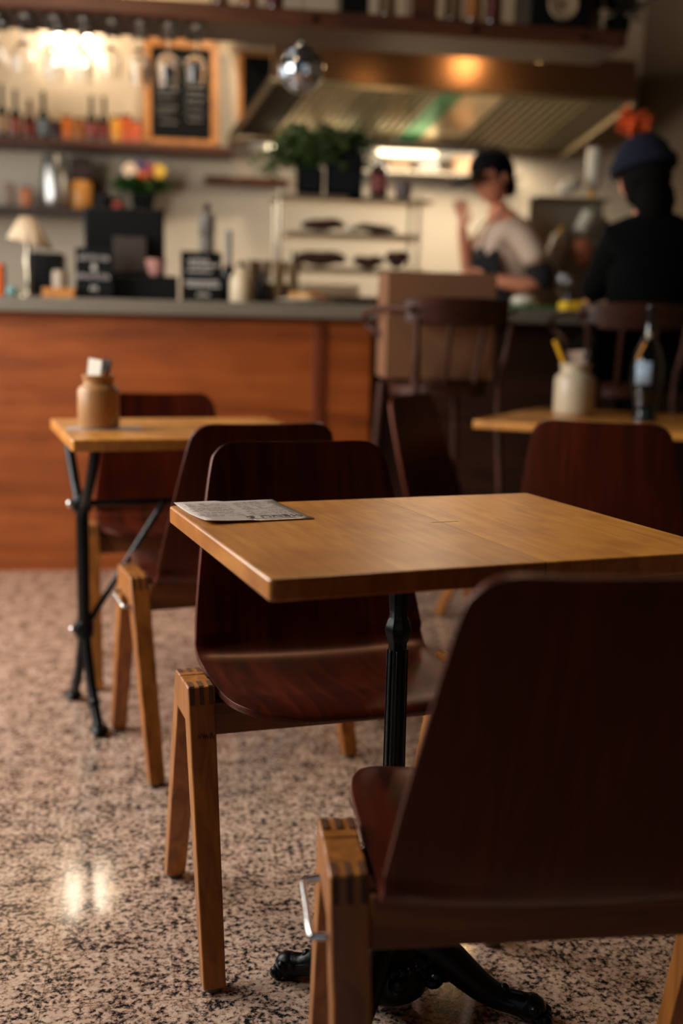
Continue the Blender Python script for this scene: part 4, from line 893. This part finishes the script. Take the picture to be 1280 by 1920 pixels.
# ------------------------------------------------------------------ people
def hand(V, E, RR, wrist, d, side, up, curl=.5, s=1.0, idx=None):
    """append a palm with five separate curled fingers to a skin cage. d: hand direction, side: towards the thumb, up: palm normal (fingers curl towards it)"""
    d = Vector(d).normalized(); side = Vector(side); side = (side-d*side.dot(d)).normalized(); up = Vector(up); up = (up-d*up.dot(d)-side*up.dot(side)).normalized()
    w = Vector(wrist)
    def add(p, r, par): V.append(tuple(p)); RR.append(r); E.append((par, len(V)-1)); return len(V)-1
    pm_ = add(w+d*.045*s, (.020*s, .013*s), idx); 
    kn = add(w+d*.075*s, (.022*s, .012*s), pm_)
    for k, (off, L) in enumerate(((.030, .072), (.011, .080), (-.009, .074), (-.028, .058))):
        a = w+d*.092*s+side*off*s; i0 = add(a, .0095*s, kn)
        p = a; dd = d.copy()
        for j in range(3):
            ang = curl*(.5+.5*j); dd = (d*math.cos(ang)+up*math.sin(ang)).normalized(); p = p+dd*L/3*s; i0 = add(p, (.0085-.001*j)*s, i0)
    t0 = add(w+d*.035*s+side*.032*s+up*.008*s, .011*s, pm_)
    t1 = add(w+d*.062*s+side*.050*s+up*.018*s, .0095*s, t0); add(w+d*.085*s+side*.052*s+up*.034*s, .008*s, t1)

# --- the cook
ck = thing('person', 'person in a black cap, pale tee shirt and black apron preparing food behind the bar', 'person', (1.705, 5.42, .145), 0)
# local axes: facing -x and a little towards the camera; z measured from the floor mat
V = [(0, 0, .93), (-.01, 0, 1.10), (-.02, 0, 1.27), (-.035, 0, 1.39), (-.060, -.005, 1.47), (-.085, -.01, 1.53)]
E = [(0, 1), (1, 2), (2, 3), (3, 4), (4, 5)]; RR = [(.100, .125), (.095, .12), (.105, .14), (.080, .125), (.055, .055), (.052, .052)]
def lim(pts, rad, par):
    k = par
    for p, r in zip(pts, rad): V.append(p); RR.append(r); E.append((k, len(V)-1)); k = len(V)-1
    return k
# near (left) arm: down and forearm forward to the work
w1_ = lim([(-.01, -.165, 1.375), (.055, -.21, 1.27), (.095, -.225, 1.14), (.01, -.235, 1.115), (-.10, -.215, 1.135), (-.155, -.20, 1.145)], [.062, .052, .046, .042, .034, .027], 3)
hand(V, E, RR, (-.155, -.20, 1.145), (-1, .15, .05), (0, .4, 1), (-.2, .8, -.8), .7, 1.0, w1_)
# far arm raised
w2_ = lim([(-.04, .155, 1.375), (-.10, .17, 1.26), (-.15, .15, 1.17), (-.19, .09, 1.24), (-.225, .04, 1.34), (-.24, .02, 1.39)], [.06, .05, .044, .038, .03, .026], 3)
hand(V, E, RR, (-.24, .02, 1.39), (-.12, -.1, 1), (1, -.6, 0), (-1, -.2, .1), .75, 1.0, w2_)
for sy in (-1, 1): lim([(.0, sy*.095, .82), (.0, sy*.10, .48), (.02, sy*.10, .10), (-.09, sy*.11, .045)], [.085, .062, .045, .038], 0)
body = skin('body', V, E, RR, M_skin, ck, sub=2)
# head with face, joined look: separate skull mesh shaped by lathe-like rings is avoided; head is part of body region
def head_mesh(name, parent, m, M, s=1.0, hairm=None):
    mb = MB(); bm = mb.bm
    r = bmesh.ops.create_uvsphere(bm, u_segments=32, v_segments=24, radius=1.0)
    for v in bm.verts:
        x, y, z = v.co     # face looks to -y in head space
        w_ = .074*(1-.28*max(0, -z)**1.6); dpt = .095*(1-.12*max(0, -z)); 
        nx, ny, nz = x*w_, y*dpt, z*.118
        if z < 0 and y > 0: ny *= (1-.35*(-z))
        if z < -.2 and y < 0: ny -= .006*(-z)           # chin
        # nose, brow, eye sockets, mouth
        if y < 0:
            ny -= .026*math.exp(-((x/.16)**2+((z+.12)/.16)**2))
            ny -= .008*math.exp(-((x/.10)**2+((z-.05)/.2)**2))
            for sx in (-1, 1):
                ny += .010*math.exp(-(((x-sx*.36)/.16)**2+((z-.06)/.12)**2))
                ny -= .005*math.exp(-(((x-sx*.36)/.3)**2+((z-.24)/.08)**2))
            ny -= .006*math.exp(-((x/.26)**2+((z+.42)/.06)**2)) + .006*math.exp(-((x/.24)**2+((z+.54)/.06)**2))
            ny -= .008*math.exp(-((x/.2)**2+((z+.80)/.12)**2))
        v.co = (nx, ny, nz)
    for sx in (-1, 1):
        mb.ball((sx*.076, .008, -.005), .028, 12, (.35, .65, 1.05)); mb.ball((sx*.080, .004, -.004), .018, 10, (.35, .6, 1))
    mb.move(M @ Matrix.Scale(s, 4)); o = mb.build(name, m, parent)
    ey = MB()
    for sx in (-1, 1): ey.ball((sx*.028, -.078, .008), .0095, 12)
    pu = MB()
    for sx in (-1, 1): pu.ball((sx*.028, -.0835, .006), .0050, 10)
    pu.move(M @ Matrix.Scale(s, 4)); pu.build('pupils', M_hair, o)
    ey.move(M @ Matrix.Scale(s, 4)); ey.build('eyes', mat('eye_white', (200, 190, 180), .2), o)
    br = MB()
    for sx in (-1, 1): br.tube([(sx*.015, -.094, .028), (sx*.030, -.093, .034), (sx*.045, -.084, .030)], .0028, 6)
    br.move(M @ Matrix.Scale(s, 4)); br.build('eyebrows', M_hair, o)
    lp = MB().tube(spline([(-.020, -.0785, -.057), (-.010, -.0845, -.0555), (0, -.087, -.056), (.010, -.0845, -.0555), (.020, -.0785, -.057)], 3), .0040, 8, flat=1.2)
    lp.move(M @ Matrix.Scale(s, 4)); lp.build('lips', mat('lip', (160, 80, 70), .5), o)
    return o
HM = Matrix.Translation((-.108, -.01, 1.640)) @ Matrix.Rotation(R(-68), 4, 'Z') @ Matrix.Rotation(R(22), 4, 'X')
HM = HM @ Matrix.Scale(1.08, 4)
head_mesh('head', ck, M_skin, HM, 1.0)
hr = MB(); hr.ball((0, .022, .018), .100, 20, (.86, .96, 1.05)); hr.ball((0, .075, -.055), .052, 14, (1.0, .7, 1.1)); hr.ball((-.055, .03, -.03), .035, 10, (.6, 1, 1.3)); hr.ball((.055, .03, -.03), .035, 10, (.6, 1, 1.3))
bmesh.ops.delete(hr.bm, geom=[f for f in hr.bm.faces if (f.calc_center_median().y < -.035 and f.calc_center_median().z < .045)], context='FACES')
hr.move(HM).build('hair', M_hair, ck)
cp = MB(); cp.ball((0, .004, .048), .100, 24, (.88, 1.02, .86))
bmesh.ops.delete(cp.bm, geom=[f for f in cp.bm.faces if f.calc_center_median().z < .038], context='FACES')
brim = [cp.bm.verts.new(p) for p in [(.078*math.sin(R(a)), -.075-.145*math.cos(R(a))**.6, .046-.004*math.cos(R(a))) for a in range(-88, 89, 11)]]
cp.bm.faces.new(brim); 
cpo = cp.move(HM).build('cap', mat('black_cap', (10, 10, 12), .9, spec=.2), ck); cpo.modifiers.new('s', 'SOLIDIFY').thickness = .018
# tee shirt, apron
V = [(0, 0, .95), (-.01, 0, 1.10), (-.02, 0, 1.27), (-.035, 0, 1.385), (-.05, 0, 1.432)]; E = [(0, 1), (1, 2), (2, 3), (3, 4)]; RR = [(.140, .170), (.132, .160), (.143, .185), (.118, .165), (.072, .080)]
lim([(-.01, -.170, 1.380), (.055, -.213, 1.268), (.070, -.22, 1.215)], [.073, .068, .066], 3)
lim([(-.04, .160, 1.380), (-.10, .173, 1.258), (-.12, .17, 1.215)], [.072, .066, .064], 3)
skin('tee_shirt', V, E, RR, M_tee, ck)
V = [(.065, -.218, 1.240), (.098, -.226, 1.150), (.070, -.232, 1.105)]; E = [(0, 1), (1, 2)]; RR = [.080, .082, .070]
skin('elbow_sleeve', V, E, RR, mat('black_sleeve', (22, 20, 16), .9), ck)
ap = MB(); n = 18
rows = []
for z, rx, ry, a0, a1 in ((1.30, .152, .180, 140, 232), (1.24, .162, .195, 136, 238), (1.12, .154, .185, 120, 250), (1.02, .155, .178, 95, 265), (.90, .160, .180, 95, 265), (.60, .17, .185, 95, 265)):
    rows.append([ap.bm.verts.new((-.02+rx*math.cos(R(a0+(a1-a0)*i/n)), ry*math.sin(R(a0+(a1-a0)*i/n)), z)) for i in range(n+1)])
for a_, b_ in zip(rows, rows[1:]):
    for i in range(n): ap.bm.faces.new((a_[i], a_[i+1], b_[i+1], b_[i]))
ao = ap.build('apron', M_apronb, ck); ao.modifiers.new('s', 'SOLIDIFY').thickness = .004
MB().tube(spline([(-.176, -.090, 1.270), (-.168, -.085, 1.335), (-.135, -.085, 1.41), (-.08, -.080, 1.462), (-.02, -.02, 1.480), (-.02, .02, 1.480), (-.08, .07, 1.462), (-.135, .075, 1.41), (-.168, .07, 1.335), (-.176, .07, 1.270)], 4), .009, 8, flat=.5).build('apron_strap', M_apronb, ck)
tr = []
V = [(0, 0, .93), (.0, -.095, .80), (.0, -.10, .48), (.02, -.10, .10), (.0, .095, .80), (.0, .10, .48), (.02, .10, .10)]; E = [(0, 1), (1, 2), (2, 3), (0, 4), (4, 5), (5, 6)]
skin('trousers', V, E, [(.150, .18), .115, .088, .068, .115, .088, .068], M_apronb, ck)
for sy in (-1, 1): MB().ball((-.045, sy*.105, .045), .05, 14, (2.2, .95, .9)).build('shoe', M_black, ck)
tag(MB().box((1.65, 5.42, .045+.0225), (.70, .60, .135)).build('floor_mat', M_black, smooth=False, bevel=.004), 'raised black floor mat the cook stands on behind the bar', 'mat')
# --- the customer on the right bar chair
cu = thing('person', 'person in black with a navy knitted hat on the right bar chair, back to us', 'person', (1.885, 4.17, .875), R(-2))
V = [(0, 0, .09), (0, .01, .25), (0, .02, .42), (0, .02, .545), (-.01, .035, .615), (-.025, .055, .67)]
E = [(0, 1), (1, 2), (2, 3), (3, 4), (4, 5)]; RR = [(.125, .09), (.12, .085), (.125, .09), (.11, .08), (.055, .055), (.052, .052)]
w3 = lim([(-.130, .04, .53), (-.120, .16, .42), (-.110, .31, .345), (-.08, .40, .335), (-.03, .48, .325)], [.062, .052, .046, .036, .027], 3)
hand(V, E, RR, (-.03, .48, .325), (.9, .4, -.02), (-.3, .8, .2), (0, .1, -1), .4, .95, w3)
w4 = lim([(.135, .04, .525), (.175, .13, .42), (.180, .30, .345), (.12, .40, .335), (.06, .48, .325)], [.062, .052, .046, .036, .027], 3)
hand(V, E, RR, (.06, .48, .325), (-.9, .4, -.02), (.3, .8, .2), (0, .1, -1), .4, .95, w4)
for sx in (-1, 1): lim([(sx*.10, .05, .075), (sx*.13, .40, .065), (sx*.13, .42, -.18), (sx*.13, .34, -.46), (sx*.13, .42, -.49)], [.075, .060, .052, .040, .036], 0)
skin('body', V, E, RR, M_skin, cu)
HM2 = Matrix.Translation((-.030, .070, .775)) @ Matrix.Rotation(R(-156), 4, 'Z') @ Matrix.Rotation(R(14), 4, 'X')
head_mesh('head', cu, M_skin, HM2, 1.0)
hr = MB(); hr.ball((0, .024, .0), .106, 20, (.92, .98, 1.12)); hr.ball((0, .05, -.10), .085, 14, (1.1, .85, 1.25)); hr.ball((.07, .02, -.06), .045, 12, (.7, 1, 1.6)); hr.ball((-.07, .02, -.06), .045, 12, (.7, 1, 1.6))
bmesh.ops.delete(hr.bm, geom=[f for f in hr.bm.faces if (f.calc_center_median().y < -.045)], context='FACES')
hr.move(HM2).build('hair', M_hair, cu)
kn = MB(); kn.ball((0, .018, .045), .118, 24, (.94, 1.0, 1.02))
bmesh.ops.delete(kn.bm, geom=[f for f in kn.bm.faces if f.calc_center_median().z < .03], context='FACES')
kh = MB(); kh.bm.free(); kh.bm = kn.bm
kh.tube([(.113*math.cos(2*PI*i/28), .018+.120*math.sin(2*PI*i/28), .038) for i in range(28)], .016, 8, closed=True, flat=1.6)
hat = kh.move(HM2).build('knitted_hat', M_navy, cu); hat.modifiers.new('s', 'SOLIDIFY').thickness = .006
pp = MB(); rnd = random.Random(9)
PC = HM2 @ Vector((.03, .02, .205))
for k in range(120):
    d = Vector((rnd.gauss(0, 1), rnd.gauss(0, 1), rnd.gauss(0, 1))).normalized(); pp.tube([tuple(PC+d*.012), tuple(PC+d*rnd.uniform(.055, .080))], [.006, .0035], 5)
pp.ball(tuple(PC), .035, 10)
po = pp.build('pompom', mat('orange_red_yarn', (206, 84, 32), .9, noise=.5, nscale=30), hat); po['label'] = 'orange red fluffy pompom'
V = [(0, 0, .10), (0, .01, .25), (0, .02, .42), (0, .02, .555), (-.005, .040, .66)]; E = [(0, 1), (1, 2), (2, 3), (3, 4)]; RR = [(.20, .15), (.165, .13), (.180, .135), (.155, .12), (.100, .095)]
lim([(-.125, .04, .525), (-.120, .16, .42), (-.110, .31, .345), (-.08, .40, .335)], [.080, .070, .062, .052], 3)
lim([(.135, .04, .525), (.175, .13, .42), (.180, .30, .345), (.12, .40, .335)], [.082, .078, .068, .052], 3)
skin('jacket', V, E, RR, M_jacket, cu)
V = [(0, .0, .09), (-.10, .05, .080), (-.13, .40, .065), (-.13, .42, -.18), (-.13, .35, -.42), (.10, .05, .080), (.13, .40, .065), (.13, .42, -.18), (.13, .35, -.42)]; E = [(0, 1), (1, 2), (2, 3), (3, 4), (0, 5), (5, 6), (6, 7), (7, 8)]
skin('trousers', V, E, [(.19, .14), .115, .095, .078, .060, .115, .095, .078, .060], M_jacket, cu)
for sx in (-1, 1): MB().ball((sx*.13, .41, -.495), .045, 12, (.95, 2.2, .85)).build('shoe', M_black, cu)
